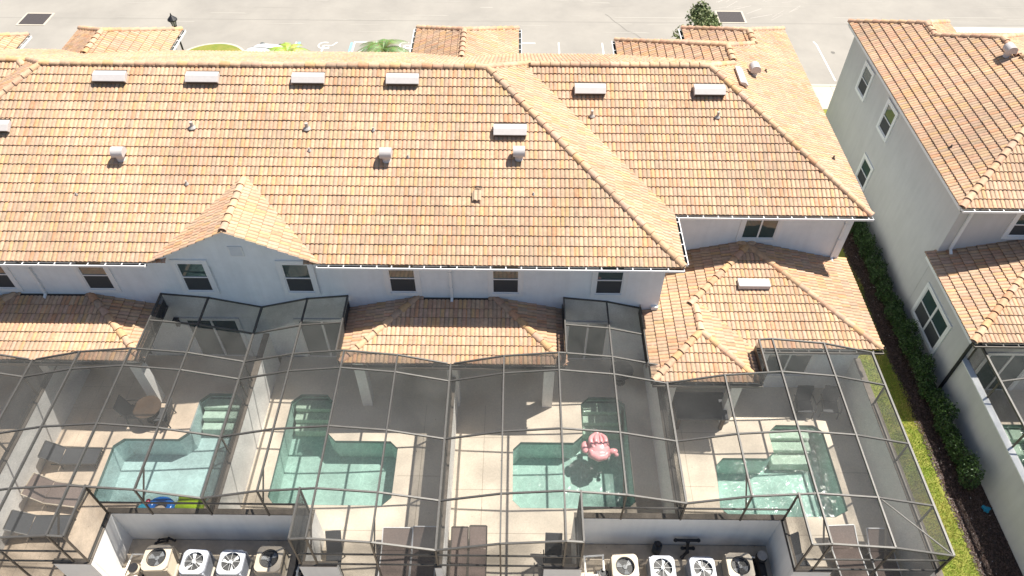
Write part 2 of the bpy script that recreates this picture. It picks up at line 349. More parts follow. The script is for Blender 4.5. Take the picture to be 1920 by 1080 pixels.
def wheelchair(cx, cy):      # painted access symbol read from the drive lane
    b = MB(); z = zs+.004
    def arc(c, R, a0, a1, w=.09, n=18):
        for i in range(n):
            t0 = rad(a0+(a1-a0)*i/n); t1 = rad(a0+(a1-a0)*(i+1)/n)
            b.quad(*[(c[0]+q*math.cos(t), c[1]+q*math.sin(t), z) for q, t in ((R-w,t0),(R,t0),(R,t1),(R-w,t1))])
    def ln(p, q, w=.09):
        d = Vector((q[0]-p[0], q[1]-p[1])).normalized(); a = Vector((-d.y, d.x))*w/2
        b.quad((p[0]+a.x,p[1]+a.y,z+.001),(p[0]-a.x,p[1]-a.y,z+.001),(q[0]-a.x,q[1]-a.y,z+.001),(q[0]+a.x,q[1]+a.y,z+.001))
    arc((cx,cy), .42, 60, 330); ln((cx-.05,cy-.05),(cx-.05,cy-.75),.12); ln((cx-.05,cy-.35),(cx+.35,cy-.35)); ln((cx-.05,cy-.02),(cx+.5,cy-.02)); ln((cx+.5,cy),(cx+.75,cy+.4))
    arc((cx-.05,cy-.9), .13, 0, 360, .13)
    o = struct('road_marking', b, M['paint'])
wheelchair(-12.1, 42.9); wheelchair(-7.0, 43.0)
for xa, ya in ((-32.5,45.2),(13.45,46.3)):
    struct('kerb', MB().prism([(xa-.12,ya-.12),(xa+1.75,ya-.12),(xa+1.75,ya+1.55),(xa-.12,ya+1.55)], -.1, -.075), M['concrete'])
    g = MB().box(xa, xa+1.62, ya, ya+1.42, -.074, -.066)
    for k in range(16): g.box(xa+.03+k*.1, xa+.06+k*.1, ya+.02, ya+1.4, -.066, -.058)
    t = g.build('drain_grate', M['patch']); tag(t, 'square dark drain grate in a pale concrete frame at the '+('left' if xa < 0 else 'tree')+' side of the street', 'drain')
# long seam where the two lanes of asphalt meet and pale streaks near the right drain
b = MB(); b.quad((-60,46.05,zs),(60,46.25,zs),(60,46.31,zs),(-60,46.11,zs)); struct('road_seam', b, mat('seam', (.25,.235,.21), .9))
b = MB()
random.seed(3)
for k in range(16):
    xx = random.uniform(13.5,18.5); yy = random.uniform(46.4,49.5); a = random.uniform(.1,.9); l = random.uniform(.5,2.0); w = random.uniform(.02,.05)
    dx, dy = math.cos(a)*l, math.sin(a)*l
    b.quad((xx,yy,zs+.001*k/16),(xx+dx,yy+dy,zs+.001*k/16),(xx+dx,yy+dy+w,zs+.001*k/16),(xx,yy+w,zs+.001*k/16))
struct('road_scuff', b, mat('scuff', (.46,.42,.38), .9))
b = MB(); r_ = random.Random(5)
for k in range(60):
    xx = r_.uniform(-34,34); yy = r_.choice((r_.gauss(46.8,.35), r_.gauss(48.8,.8), r_.uniform(44,46))); l = r_.uniform(.8,4.5); w_ = r_.uniform(.02,.09)
    b.quad((xx,yy,zs+.0005*(k % 5)),(xx+l,yy+r_.uniform(-.05,.05),zs+.0005*(k % 5)),(xx+l*.9,yy+w_,zs+.0005*(k % 5)),(xx+l*.1,yy+w_*.8,zs+.0005*(k % 5)))
struct('road_scuff', b, mat('pale_scuff', (.37,.345,.305), .95))
b = MB(); px_, py_ = 5.9, 47.3
for k in range(14):
    qx, qy = px_+r_.uniform(.12,.25), py_-r_.uniform(.12,.35); b.quad((px_,py_,zs+.006),(px_+.025,py_,zs+.006),(qx+.025,qy,zs+.006),(qx,qy,zs+.006)); px_, py_ = qx, qy
for k in range(26):
    cx_, cy_, q = r_.uniform(-30,30), r_.uniform(39.5,43), r_.uniform(.05,.16); b.add([(cx_+q*math.cos(a)*r_.uniform(.8,1.3), cy_+q*math.sin(a)*r_.uniform(.8,1.3), zs+.007) for a in [6.283*i/9 for i in range(9)]], [tuple(range(9))])
struct('road_stain', b, mat('oil_stain', (.15,.14,.125), .8))
# planted island in the car park
pts = [(-18.55+2.0*math.cos(a)*(1 if math.cos(a) > 0 else 1.15), 40.9+1.95*math.sin(a)) for a in [2*math.pi*i/40 for i in range(40)]]
struct('kerb', MB().prism(pts, -.1, .05), M['concrete'])
struct('lawn', MB().prism([(-18.55+(x+18.55)*.92, 40.9+(y-40.9)*.92) for x, y in pts], .0, .058), M['grass'])

# side yard between the two buildings
struct('lawn', grid(12.92,15.3,2,31.4,-.03,4,30), M['grass'])
struct('mulch_bed', grid(15.3,16.7,2,31.4,-.035,8,90), M['mulch'])
def edge_x(y): return 14.95+.10*math.sin(y*.9)+.05*math.sin(y*2.3)
n = 66000
xs = rng.uniform(12.93,15.5,n); ys = rng.uniform(8.3,24,n); keep = xs < 15.25+.10*np.sin(ys*.9)+.06*np.sin(ys*2.3)+rng.normal(0,.04,n); xs = xs[keep]; ys = ys[keep]; n = len(xs)
hgt = rng.uniform(.03,.08,n); an = rng.uniform(0,6.28,n); w = .009
lx = rng.normal(0,.025,n); ly = rng.normal(0,.025,n)
V = np.zeros((n,3,3)); V[:,0] = np.stack([xs-w*np.cos(an),ys-w*np.sin(an),np.full(n,-.03)],1); V[:,1] = np.stack([xs+w*np.cos(an),ys+w*np.sin(an),np.full(n,-.03)],1); V[:,2] = np.stack([xs+lx,ys+ly,-.03+hgt],1)
me = bpy.data.meshes.new('grass_blades'); me.from_pydata(V.reshape(-1,3).tolist(), [], [(3*i,3*i+1,3*i+2) for i in range(n)])
dry = (np.sin(xs*2.1+ys*.8)+np.sin(ys*1.7)+rng.normal(0,.9,n)) > .7
c = np.where(dry[:,None], np.array([.55,.46,.11]), np.array([.27,.38,.035]))*rng.uniform(.7,1.2,(n,1))
o = link('grass', me, M['leaf'], None, cols=np.repeat(c,3,axis=0)); o['kind'] = 'stuff'; o['label'] = 'short sunlit grass growing in the strip beside the pool wall'; o['category'] = 'grass'
# mulch chips
n = 16000
xs = rng.uniform(15.2,16.62,n); ys = rng.uniform(8.3,27,n); s_ = rng.uniform(.015,.045,n); an = rng.uniform(0,6.28,n)
V = np.zeros((n,4,3)); 
for k, (a, bb) in enumerate(((-1,-.4),(1,-.4),(1,.4),(-1,.4))):
    V[:,k,0] = xs+s_*(a*np.cos(an)-bb*np.sin(an)); V[:,k,1] = ys+s_*(a*np.sin(an)+bb*np.cos(an)); V[:,k,2] = -.028+rng.uniform(0,.035,n)
me = bpy.data.meshes.new('chips'); me.from_pydata(V.reshape(-1,3).tolist(), [], [(4*i,4*i+1,4*i+2,4*i+3) for i in range(n)])
c = np.array([.06,.034,.025])*rng.uniform(.3,2.0,(n,1)); lt = rng.random(n) < .006; c[lt] = [.5,.45,.42]
o = link('bark_chips', me, M['leaf'], None, cols=np.repeat(c,4,axis=0)); o['kind'] = 'stuff'; o['label'] = 'dark brown bark chips covering the bed under the hedge'; o['category'] = 'mulch'

# ------------------------------------------------------------------ foliage helper
def leaves(n, sampler, size, palette, up=.35, seed=1):
    r = np.random.default_rng(seed); p = sampler(r, n); n = len(p)
    d = r.normal(size=(n,3)); d[:,2] += up; d /= np.linalg.norm(d,axis=1)[:,None]
    a = np.cross(d, r.normal(size=(n,3))); a /= np.linalg.norm(a,axis=1)[:,None]; bb = np.cross(d,a)
    s = size*r.uniform(.6,1.4,(n,1))
    V = np.stack([p-a*s*.5, p+bb*s*.32, p+a*s*.6, p-bb*s*.32],1)
    c = np.array(palette)[r.integers(0,len(palette),n)]*r.uniform(.75,1.25,(n,1))
    me = bpy.data.meshes.new('leaves'); me.from_pydata(V.reshape(-1,3).tolist(), [], [(4*i,4*i+1,4*i+2,4*i+3) for i in range(n)])
    return me, np.repeat(c,4,axis=0)
GRN = [(.055,.12,.02),(.08,.17,.03),(.04,.085,.018),(.11,.2,.035)]
t = thing('hedge', 'long dark green hedge row in the mulch along the side wall of the right house', 'hedge', (15.95,20,0))
cl = []; random.seed(5)
y = 12.9
while y < 30.5:
    cl.append((16.05+random.uniform(-.1,.1)-max(0,16-y)*.03, y, random.uniform(.25,.36), random.uniform(.28,.42), random.uniform(.36,.62))); y += random.uniform(.30,.5)
cl = np.array(cl)
def samp(r, n):
    k = r.integers(0,len(cl),n); q = cl[k]; d = r.normal(size=(n,3)); d /= np.linalg.norm(d,axis=1)[:,None]; rr = r.uniform(.45,1.06,(n,1))**.6
    bump = 1+.16*np.sin(d[:,:1]*9+k[:,None])*np.cos(d[:,1:2]*8)
    p = np.stack([q[:,0],q[:,1],q[:,4]],1)+d*rr*bump*np.stack([q[:,2],q[:,3],q[:,4]],1)
    return p[(p[:,2] > .03) & (p[:,0] < 16.6)]
me, c = leaves(46000, samp, .065, [(.028,.066,.013),(.04,.09,.018),(.018,.042,.010),(.06,.12,.022)], .5); link('foliage', me, M['leaf'], t, cols=c)
sb = MB()
for q in cl: 
    for k in range(3): sb.tube([(q[0]+random.uniform(-.05,.05),q[1],-.05),(q[0]+random.uniform(-.2,.2),q[1]+random.uniform(-.2,.2),.55)],[.02,.008],5)
sb.build('stem', M['bark'], t)
def bush(name, label, cat, c, R, H, n, size, pal, trunk=.0, seed=3, nclump=9):
    t = thing(name, label, cat, (c[0],c[1],0))
    r = np.random.default_rng(seed); C = []
    for i in range(nclump):
        a = r.uniform(0,6.28); q = R*math.sqrt(r.uniform(0,1))*.75; C.append((c[0]+q*math.cos(a), c[1]+q*math.sin(a), trunk+(H-trunk)*r.uniform(.12,.88), R*r.uniform(.3,.5)))
    C = np.array(C)
    def sm(rr, n):
        k = rr.integers(0,len(C),n); q = C[k]; d = rr.normal(size=(n,3)); d /= np.linalg.norm(d,axis=1)[:,None]; s = rr.uniform(.2,1.1,(n,1))**.6
        return q[:,:3]+d*s*q[:,3:4]*np.array([1,1,.85])
    me, cc = leaves(n, sm, size, pal, .4, seed); link('crown', me, M['leaf'], t, cols=cc)
    b = MB(); b.tube([(c[0],c[1],-.1),(c[0],c[1],trunk*.6+.1),(c[0]+.05,c[1],H*.8)],[.09,.07,.02],7)
    for q in C: b.tube([(c[0],c[1],max(.1,trunk*.8)),tuple(q[:3])],[.035,.01],5)
    b.build('trunk', M['bark'], t, smooth=True)
    return t
bush('street_tree', 'leafy young tree rising behind the rear roof beside the right drain', 'tree', (10.05,38.4), 1.5, 5.7, 5600, .15, [(.16,.21,.08),(.21,.26,.10),(.12,.16,.065),(.26,.28,.13)], 1.6, 11, 13)
bush('shrub', 'bright green shrub by the pavement between the two houses', 'shrub', (16.1,35.3), .5, 1.6, 1500, .12, [(.14,.24,.03),(.2,.3,.05),(.1,.17,.03)], .1, 5)
bush('shrub', 'low green shrub between the two houses, nearest the corner of the right house', 'shrub', (15.95,33.4), .35, 1.0, 900, .11, [(.14,.24,.03),(.2,.3,.05),(.1,.17,.03)], .1, 6)
def palm(name, label, c, H, L, nf, seed, colr):
    t = thing(name, label, 'palm', (c[0],c[1],0)); r = random.Random(seed)
    MB().tube([(c[0],c[1],-.1),(c[0]+.03,c[1],H*.5),(c[0],c[1],H)],[.14,.10,.09],9).build('trunk', M['bark'], t, smooth=True)
    b = MB()
    for i in range(nf):
        a = 2*math.pi*i/nf+r.uniform(-.2,.2); el = r.uniform(.25,1.1); n = 18; pts = []
        for k in range(n+1):
            s = k/n; q = L*s; pts.append(Vector((c[0]+math.cos(a)*q*math.cos(el*(1-s*.6)), c[1]+math.sin(a)*q*math.cos(el*(1-s*.6)), H+math.sin(el)*q-.85*L*s*s)))
        for k in range(1, n):
            d = (pts[k+1]-pts[k-1]).normalized(); sd = d.cross(Vector((0,0,1))).normalized(); ll = L*.32*math.sin(math.pi*min(1,k/n*.85+.12))
            for sg in (-1,1):
                tip = pts[k]+sd*sg*ll*.75+d*ll*.55+Vector((0,0,-.25*ll)); cc = [v*r.uniform(.7,1.3) for v in colr]
                b.quad(pts[k]-d*.045, pts[k]+d*.045, tip, col=tuple(cc))
        for k in range(n): b.quad(pts[k]-Vector((0,0,.012)),pts[k]+Vector((.02,0,0)),pts[k+1]+Vector((.015,0,0)),pts[k+1]-Vector((0,0,.012)), col=(.3,.34,.08))
    b.build('fronds', M['leaf'], t, tint=True)
palm('palm', 'small yellow-green palm beside the parked white car', (-12.75,37.6), 2.35, 1.5, 15, 4, (.34,.42,.06))
palm('palm', 'green feathery palm showing above the ridge beside the marked parking bay', (-7.35,37.4), 2.75, 1.75, 17, 9, (.13,.21,.05))
palm('palm', 'low palm tips just showing above the ridge left of the feathery palm', (-9.45,37.2), 1.4, 1.3, 10, 12, (.12,.22,.04))

# ------------------------------------------------------------------ tiled roofs
PAL = np.array([(.70,.50,.27),(.72,.48,.19),(.66,.42,.27),(.60,.44,.28),(.52,.42,.29),(.68,.36,.17),(.73,.56,.35),(.64,.46,.33)])
PAL = (PAL*.62+np.array([.66,.46,.31])*.38)*np.array([.84,.77,.78])
PW = np.array([.22,.10,.16,.15,.11,.07,.12,.07])
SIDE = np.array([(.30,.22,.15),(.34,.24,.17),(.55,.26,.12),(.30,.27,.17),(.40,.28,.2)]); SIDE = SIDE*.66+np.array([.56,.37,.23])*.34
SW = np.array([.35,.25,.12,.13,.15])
PER = .158
PROF = [(0,0),(.17,0),(.24,.55),(.40,.92),(.58,1),(.76,.92),(.93,.5),(1,.02)]
def rz(rect, x, y, z0, t):
    x0,x1,y0,y1,kind = rect[:5]; z0 = z0+(rect[5] if len(rect) > 5 else 0)
    if kind == 'gable': d = np.minimum(x-x0, x1-x); ins = (y >= y0-.01) & (y <= y1+.01)
    else: d = np.minimum(np.minimum(x-x0,x1-x), np.minimum(y-y0,y1-y)); ins = True
    return np.where((d > 0) & ins, z0+t*d, -99.)
def roof(rects, zb, t, name, parent, sides='FBLR', ymax=1e9, gap=None, per=PER, row=.365, capr=.13, z_bump=.028):
    Vs = []; Cs = []; under = MB(); caps = MB(); nv = 0
    co = 1/math.sqrt(1+t*t); e = row*co
    for ri, rc in enumerate(rects):
        x0,x1,y0,y1,kind = rc[:5]; z0 = zb+(rc[5] if len(rc) > 5 else 0); h = min(x1-x0, y1-y0)/2 if kind == 'hip' else (x1-x0)/2
        sl = {'F':((x0,y0),(1,0),(0,1),x1-x0),'B':((x1,y1),(-1,0),(0,-1),x1-x0),'L':((x0,y1),(0,-1),(1,0),y1-y0),'R':((x1,y0),(0,1),(-1,0),y1-y0)}
        for sd in sides:
            if kind == 'gable' and sd in 'FB': continue
            O, A, N, L = sl[sd]; ins = 0 if kind == 'gable' else 1
            a1 = h*ins
            hh = h-.004
            polys = [[(0,0),(L,0),(L-a1,hh),(a1,hh)]]
            if gap and ri == 0 and sd == 'F':
                g0, g1, gs = gap[0]-x0, gap[1]-x0, .55
                polys = [[(0,0),(g0,0),(g0,gs),(gs,gs)],[(g1,0),(L,0),(L-gs,gs),(g1,gs)],[(gs,gs),(L-gs,gs),(L-a1,hh),(a1,hh)]]
            for pl in polys:
                pl = [(O[0]+A[0]*u+N[0]*s, O[1]+A[1]*u+N[1]*s, z0+t*s-.02) for u, s in pl]; out = []
                for q in range(len(pl)):
                    p0_, p1_ = pl[q], pl[(q+1)%len(pl)]; in0, in1 = p0_[1] <= ymax, p1_[1] <= ymax
                    if in0: out.append(p0_)
                    if in0 != in1: f = (ymax-p0_[1])/(p1_[1]-p0_[1]); out.append(tuple(a+(c-a)*f for a, c in zip(p0_, p1_)))
                if len(out) > 2: under.quad(*out)
            nr = int(math.ceil((h+.05)/e)); nc = int(math.ceil(L/per))+1
            i, j = np.meshgrid(np.arange(nr), np.arange(nc), indexing='ij'); i = i.ravel(); j = j.ravel()
            off = (O[0]*A[0]+O[1]*A[1]) % per; uc = (j+.5)*per-off; s0 = -.06+i*e; s1 = np.minimum(s0+e+.02, h)
            if ins: lim = np.minimum(uc, L-uc); s1 = np.minimum(s1, lim)
            ok = (s1-s0 > .02) & (uc < L+.02) & (uc > -.02); i, j, uc, s0, s1 = [q[ok] for q in (i,j,uc,s0,s1)]
            sm = np.maximum(.5*(s0+s1), .02); X = O[0]+A[0]*uc+N[0]*sm; Y = O[1]+A[1]*uc+N[1]*sm; Z = z0+t*sm
            ok = Y < ymax
            for rj, r2 in enumerate(rects):
                if rj == ri: continue
                z2 = rz(r2, X, Y, zb, t); ok &= (z2 < Z+.2)
                if rj < ri:
                    tie = np.ones(len(X), bool)
                    for du in (-.6*per, .6*per):
                        for ss in (s0+.01, s1):
                            z3 = rz(r2, O[0]+A[0]*(uc+du)+N[0]*ss, O[1]+A[1]*(uc+du)+N[1]*ss, zb, t); tie &= np.abs(z3-(z0+t*ss)) < .02
                    ok &= ~tie
            i, j, uc, s0, s1 = [q[ok] for q in (i,j,uc,s0,s1)]; n = len(i)
            if not n: continue
            K = len(PROF); V = np.zeros((n, 3*K, 3)); C = np.zeros((n, 3*K, 3))
            bc = PAL[rng.choice(len(PAL), n, p=PW)]*rng.uniform(.9,1.08,(n,1)); sc = SIDE[rng.choice(len(SIDE), n, p=SW)]*rng.uniform(.85,1.2,(n,1))
            jit = rng.normal(0,.004,n)
            for k, (f, hgt) in enumerate(PROF):
                u = uc+(f-.5)*per
                for q, (s, lift, sc_) in enumerate(((s1, .004, 1), (s0, .046, 1), (s0+.012, -.01, 1))):
                    zz = z0+t*s+lift+(hgt*z_bump if q < 2 else hgt*z_bump*.45)+(jit if q else 0)
                    V[:,q*K+k,0] = O[0]+A[0]*u+N[0]*s; V[:,q*K+k,1] = O[1]+A[1]*u+N[1]*s; V[:,q*K+k,2] = zz
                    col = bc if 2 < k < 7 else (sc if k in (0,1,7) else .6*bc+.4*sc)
                    C[:,q*K+k] = col*(1 if q < 2 else .04)  # lip faces coloured almost black to paint the shadow line under each course
            Vs.append(V.reshape(-1,3)); Cs.append(C.reshape(-1,3))
        # hip and ridge caps
        segs = []
        if kind == 'hip':
            if x1-x0 >= y1-y0: R0 = (x0+h,y0+h); R1 = (x1-h,y0+h)
            else: R0 = (x0+h,y0+h); R1 = (x0+h,y1-h)
            segs = [((x0,y0),R0),((x1,y0),R1 if x1-x0 >= y1-y0 else R0),((x0,y1),R0 if x1-x0 >= y1-y0 else R1),((x1,y1),R1),(R0,R1)]
        else: segs = [((x0+h,y0-.02),(x0+h,y1))]
        for a, c in segs:
            L = math.hypot(c[0]-a[0], c[1]-a[1])
            if L < .2: continue
            zf = lambda p: float(rz(rc, np.array(p[0]), np.array(p[1]), z0, t))
            flat = (a, c) == segs[-1]
            za = z0+t*h if flat else z0; zc = z0+t*h
            L3 = math.hypot(L, zc-za); n = max(1, round(L3/.40))
            for k in range(n):
                f0 = k/n; f1 = (k+1.12)/n; p = [a[0]+(c[0]-a[0])*f0, a[1]+(c[1]-a[1])*f0, za+(zc-za)*f0]; q = [a[0]+(c[0]-a[0])*f1, a[1]+(c[1]-a[1])*f1, za+(zc-za)*f1]
                if f1 > 1 and not flat: q = [c[0],c[1],zc]
                mx, my, mz = [(p[w_]+q[w_])/2 for w_ in range(3)]
                if my > ymax: continue
                if any(float(rz(r2, np.array(mx), np.array(my), zb, t)) >= mz-.03 for rj, r2 in enumerate(rects) if rj != ri): continue
                p = Vector(p); q = Vector(q); d = (q-p).normalized(); sd = d.cross(Vector((0,0,1))).normalized(); up = sd.cross(d)
                cc = PAL[rng.choice(len(PAL), p=[.3,.1,.15,.12,.05,.03,.2,.05])]*rng.uniform(.92,1.08); cc = tuple(cc)
                m_ = 8; vs = []
                for pp, r_, lf in ((p-d*.01, capr*1.12, .062), (p-d*.01, capr*1.12, .062), (q, capr*.92, .03)):
                    for w_ in range(m_+1):
                        th = math.pi*w_/m_; vs.append(pp+sd*math.cos(th)*r_+up*(math.sin(th)*r_*.85+lf-.05))
                for w_ in range(m_+1): vs[w_] = (vs[w_]-(p+up*.0))*.82+(p+up*.0)
                fs = [(g*(m_+1)+w_, g*(m_+1)+w_+1, (g+1)*(m_+1)+w_+1, (g+1)*(m_+1)+w_) for g in range(2) for w_ in range(m_)]
                caps.add(vs, fs, cc)
    V = np.concatenate(Vs); C = np.concatenate(Cs); K = len(PROF); n = len(V)//(3*K)
    base = (np.arange(n)*3*K)[:,None,None]; k = np.arange(K-1)
    F1 = np.stack([k, k+1, K+k+1, K+k],1)[:,::-1]; F2 = np.stack([K+k, K+k+1, 2*K+k+1, 2*K+k],1)[:,::-1]
    F = (base+np.concatenate([F1,F2])[None]).reshape(-1,4)
    me = bpy.data.meshes.new(name); me.vertices.add(len(V)); me.vertices.foreach_set('co', V.astype(np.float32).ravel())
    me.loops.add(len(F)*4); me.loops.foreach_set('vertex_index', F.astype(np.int32).ravel())
    me.polygons.add(len(F)); me.polygons.foreach_set('loop_start', np.arange(len(F), dtype=np.int32)*4); me.update(calc_edges=True); me.validate()
    me.polygons.foreach_set('use_smooth', [False]*len(me.polygons))
    o = link(name, me, M['tile'], parent, cols=C)
    under.build('underlay', M['under'], o)
    if caps.v: caps.build('ridge_cap', M['tile'], o, smooth=False, tint=True)
    return o

# ------------------------------------------------------------------ building parts
def window(parent, plane, u0, u1, z0, z1, style='sash', face=-1, deep=True):
    """plane ('y',Y): wall facing -Y ; ('x',X): wall facing -X"""
    ax, w = plane; tr = .16
    def bx(b, a0, a1, p0, p1, c0, c1):      # a along wall, p out of the wall (positive = outward)
        if ax == 'y': b.box(a0,a1,w-p1,w-p0,c0,c1)
        else: b.box(w-p1,w-p0,a0,a1,c0,c1)
        return b
    f = MB(); bx(f,u0,u0+tr,-.01,.05,z0,z1); bx(f,u1-tr,u1,-.01,.05,z0,z1); bx(f,u0+tr,u1-tr,-.01,.05,z1-tr,z1); bx(f,u0+tr,u1-tr,-.01,.065,z0,z0+tr)
    fo = f.build('window', M['trim'], parent)
    a0, a1, c0, c1 = u0+tr, u1-tr, z0+tr, z1-tr; s = MB(); q = .045
    bx(s,a0,a0+q,0,.03,c0,c1); bx(s,a1-q,a1,0,.03,c0,c1); bx(s,a0+q,a1-q,0,.03,c0,c0+q); bx(s,a0+q,a1-q,0,.03,c1-q,c1)
    zm = (c0+c1)/2; um = (a0+a1)/2
    if style == 'sash': bx(s,a0+q,a1-q,0,.034,zm-.022,zm+.022)
    elif style == 'slide': bx(s,um-.03,um+.03,0,.034,c0+q,c1-q)
    elif style == 'twin':
        bx(s,um-.05,um+.05,0,.034,c0+q,c1-q)
        bx(s,a0+q,um-.05,0,.032,zm-.022,zm+.022); bx(s,um+.05,a1-q,0,.032,zm-.022,zm+.022)
    s.build('sash', M['white'], fo)
    bx(MB(),a0+q,a1-q,0,.008,c0+q,c1-q).build('pane', M['glass'], fo)
    if style in ('sash','twin'):
        k = MB(); bx(k,a0+q,a1-q,.012,.016,c0+q,zm-.022); k.build('insect_screen', M['insect'], fo)
    return fo
def gutter(parent, x0, x1, y, z, m_='white', ax='x', hang=True, sgn=-1):
    D = .16
    def B(g,a0,a1,p0,p1,c0,c1):
        lo_, hi_ = (y+sgn*p1, y+sgn*p0) if sgn < 0 else (y+p0, y+p1)
        if ax == 'x': g.box(a0,a1,lo_,hi_,c0,c1)
        else: g.box(lo_,hi_,a0,a1,c0,c1)
    g = MB(); B(g,x0,x1,D,D+.016,z-.12,z-.045); B(g,x0,x1,D-.008,D+.024,z-.045,z-.03); B(g,x0,x0+.014,.0,D,z-.12,z-.045); B(g,x1-.014,x1,.0,D,z-.12,z-.045)
    o = g.build('gutter', M[m_], parent)
    g = MB(); B(g,x0+.015,x1-.015,.0,D-.001,z-.135,z-.118); B(g,x0+.015,x1-.015,-.01,.008,z-.2,z-.136); g.build('trough_shade', M['trough_shade'], o)
    if hang:
        g = MB(); u = x0+.4
        while u < x1:
            B(g,u,u+.035,.04,D+.01,z-.032,z-.022); u += random.uniform(.5,.62)
        g.build('hanger', M['white'] if m_ == 'white' else M['alu'], o)
    return o
M['trough_shade'] = mat('gutter_trough_shade', (.05,.06,.055), .8, .4, 9)  # dark colour on the gutter's bottom and back paints its inner shade
def flatvent(parent, x, y, zf, w=1.2):
    b = MB(); pts = [(-.17,.02),(.17,.02),(.20,.15),(.02,.22),(-.19,.16)]      # profile across the slope
    d = Vector((0,1,.5)).normalized(); up = Vector((0,-.5,1)).normalized(); c = Vector((x,y,zf))
    vs = []
    for s in (-w/2, w/2):
        for a, h in pts: vs.append(c+Vector((s,0,0))+d*a*1.15+up*(h+.02))
    n = len(pts); b.add(vs, [tuple(range(n)), tuple(reversed(range(n,2*n)))]+[(i,n+i,n+(i+1)%n,(i+1)%n) for i in range(n)])
    o = b.build('roof_vent', M['vent'], parent, bevel=.012)
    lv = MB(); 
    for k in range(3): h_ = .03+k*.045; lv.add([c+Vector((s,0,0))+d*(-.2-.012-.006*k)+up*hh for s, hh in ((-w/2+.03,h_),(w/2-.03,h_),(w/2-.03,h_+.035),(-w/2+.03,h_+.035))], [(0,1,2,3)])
    lv.build('louvre', M['under'], o)  # dark slats that also paint the shade on the vent's lower face
    e = MB(); e.add([c+Vector((s,0,0))+d*a+up*.105 for s, a in ((-w/2,.1),(w/2,.1),(w/2,.30),(-w/2,.30))], [(0,1,2,3)]); e.build('flashing', M['bronze'], o)
def goose(parent, x, y, z, dirv=(0,-1)):
    b = MB(); b.tube([(x,y,z-.05),(x,y,z+.22)], .15, 16); b.build('vent_neck', M['vent'], parent, smooth=True)
    hx, hy = (.21,0) if abs(dirv[1]) else (0,.21); n = 20; r = .21; vs = []; zc = z+.27
    for s_ in (-1,1):
        for k in range(n+1):
            a = math.pi*(-.12+1.24*k/n); q = r*math.cos(a); h = r*math.sin(a)
            vs.append((x+hx*s_+(q if hy else 0), y+hy*s_+(q if hx else 0), zc+h))
    m2 = n+1; fs = [(k,k+1,m2+k+1,m2+k) for k in range(n)]+[tuple(range(m2)), tuple(range(2*m2-1,m2-1,-1))]
    b = MB(); b.add(vs, fs); b.build('exhaust_hood', M['vent'], parent)
def vpipe(parent, x, y, z, r=.045, h=.32, m_='pipe'):
    b = MB(); b.tube([(x,y,z-.05),(x,y,z+h)], [r,r*.9], 10); b.tube([(x,y,z-.02),(x,y,z+.05)], [r*2.2,r*1.1], 10)
    b.build('vent_pipe', M[m_], parent)

# ================================================================== the main building
H = thing('townhouse_row', 'long row of attached two-storey townhouses with tiled hip roof, filling the photo', 'townhouses', (-9.45,24,0))
Z0 = 5.75
w = MB(); w.box(-24.3,5.36,18.3,31.35,-.1,5.66); w.build('wall', M['stucco'], H)
w = MB(); w.box(5.362,12.84,21.03,31.352,-.1,5.655); w.box(8.9,12.842,17.0,21.028,-.1,2.9); w.build('wall', M['stucco'], H)
w = MB(); w.box(-32,-24.302,21.03,31.352,-.1,5.655); w.build('wall', M['stucco'], H)
w = MB(); w.box(-4.45,-.35,31.36,33.85,-.1,5.65); w.box(-21.0,-16.8,31.36,33.45,-.1,5.65); w.box(5.2,12.838,31.36,32.8,-.1,5.65); w.box(8.6,12.836,32.81,34.05,-.1,5.65); w.box(-32,-24.1,31.36,32.8,-.1,5.65); w.build('rear_wing', M['stucco'], H)
MAIN = [(-24.7,5.83,17.93,31.8,'hip'),(-5,13.15,20.66,31.8,'hip'),(-32.1,-14,20.66,31.8,'hip'),(4.8,13.15,22,33.24,'hip'),(8.2,13.15,25,34.47,'hip'),
        (-4.85,.05,24.5,34.28,'hip'),(-21.4,-16.43,24.5,33.9,'hip'),(-32.05,-23.7,22,33.24,'hip'),(-12.56,-6.74,17.95,22.2,'gable')]
roof(MAIN, Z0, .5, 'main_roof', H, gap=(-12.56,-6.74))
s_ = MB(); s_.box(-24.6,-12.56,17.99,18.29,5.60,5.70); s_.box(-6.74,5.7,17.99,18.29,5.60,5.70); s_.box(5.45,13.05,20.72,21.02,5.60,5.70); s_.box(12.85,13.05,21.03,34.3,5.60,5.70); s_.box(5.37,5.7,18.3,20.71,5.6,5.7); s_.box(-24.6,12.8,31.36,31.7,5.58,5.68)
s_.box(8.3,12.9,34.06,34.4,5.6,5.7); s_.box(-4.75,-.05,33.86,34.2,5.6,5.7); s_.build('soffit', M['soffit'], H)
# gable wall, its rake boards and louvre
g = MB(); g.add([(-12.5,18.26,5.2),(-6.8,18.26,5.2),(-6.8,18.26,5.70),(-9.65,18.26,7.12),(-12.5,18.26,5.70),(-12.5,19.3,5.2),(-6.8,19.3,5.2),(-6.8,19.3,5.70),(-9.65,19.3,7.12),(-12.5,19.3,5.70)],
      [(0,1,2,3,4),(9,8,7,6,5),(0,4,9,5),(1,6,7,2),(2,7,8,3),(3,8,9,4),(0,5,6,1)]); g.build('gable', M['stucco'], H)
g = MB()
for sx in (-1,1): g.add([(-9.65+sx*2.93,17.98,5.60),(-9.65+sx*2.93,17.98,5.73),(-9.65,17.98,7.19),(-9.65,17.98,7.06),(-9.65+sx*2.93,18.02,5.60),(-9.65+sx*2.93,18.02,5.73),(-9.65,18.02,7.19),(-9.65,18.02,7.06)],[(0,1,2,3),(7,6,5,4),(0,3,7,4),(1,5,6,2),(0,4,5,1)])
g.build('rake_board', M['trim'], H)
g = MB()
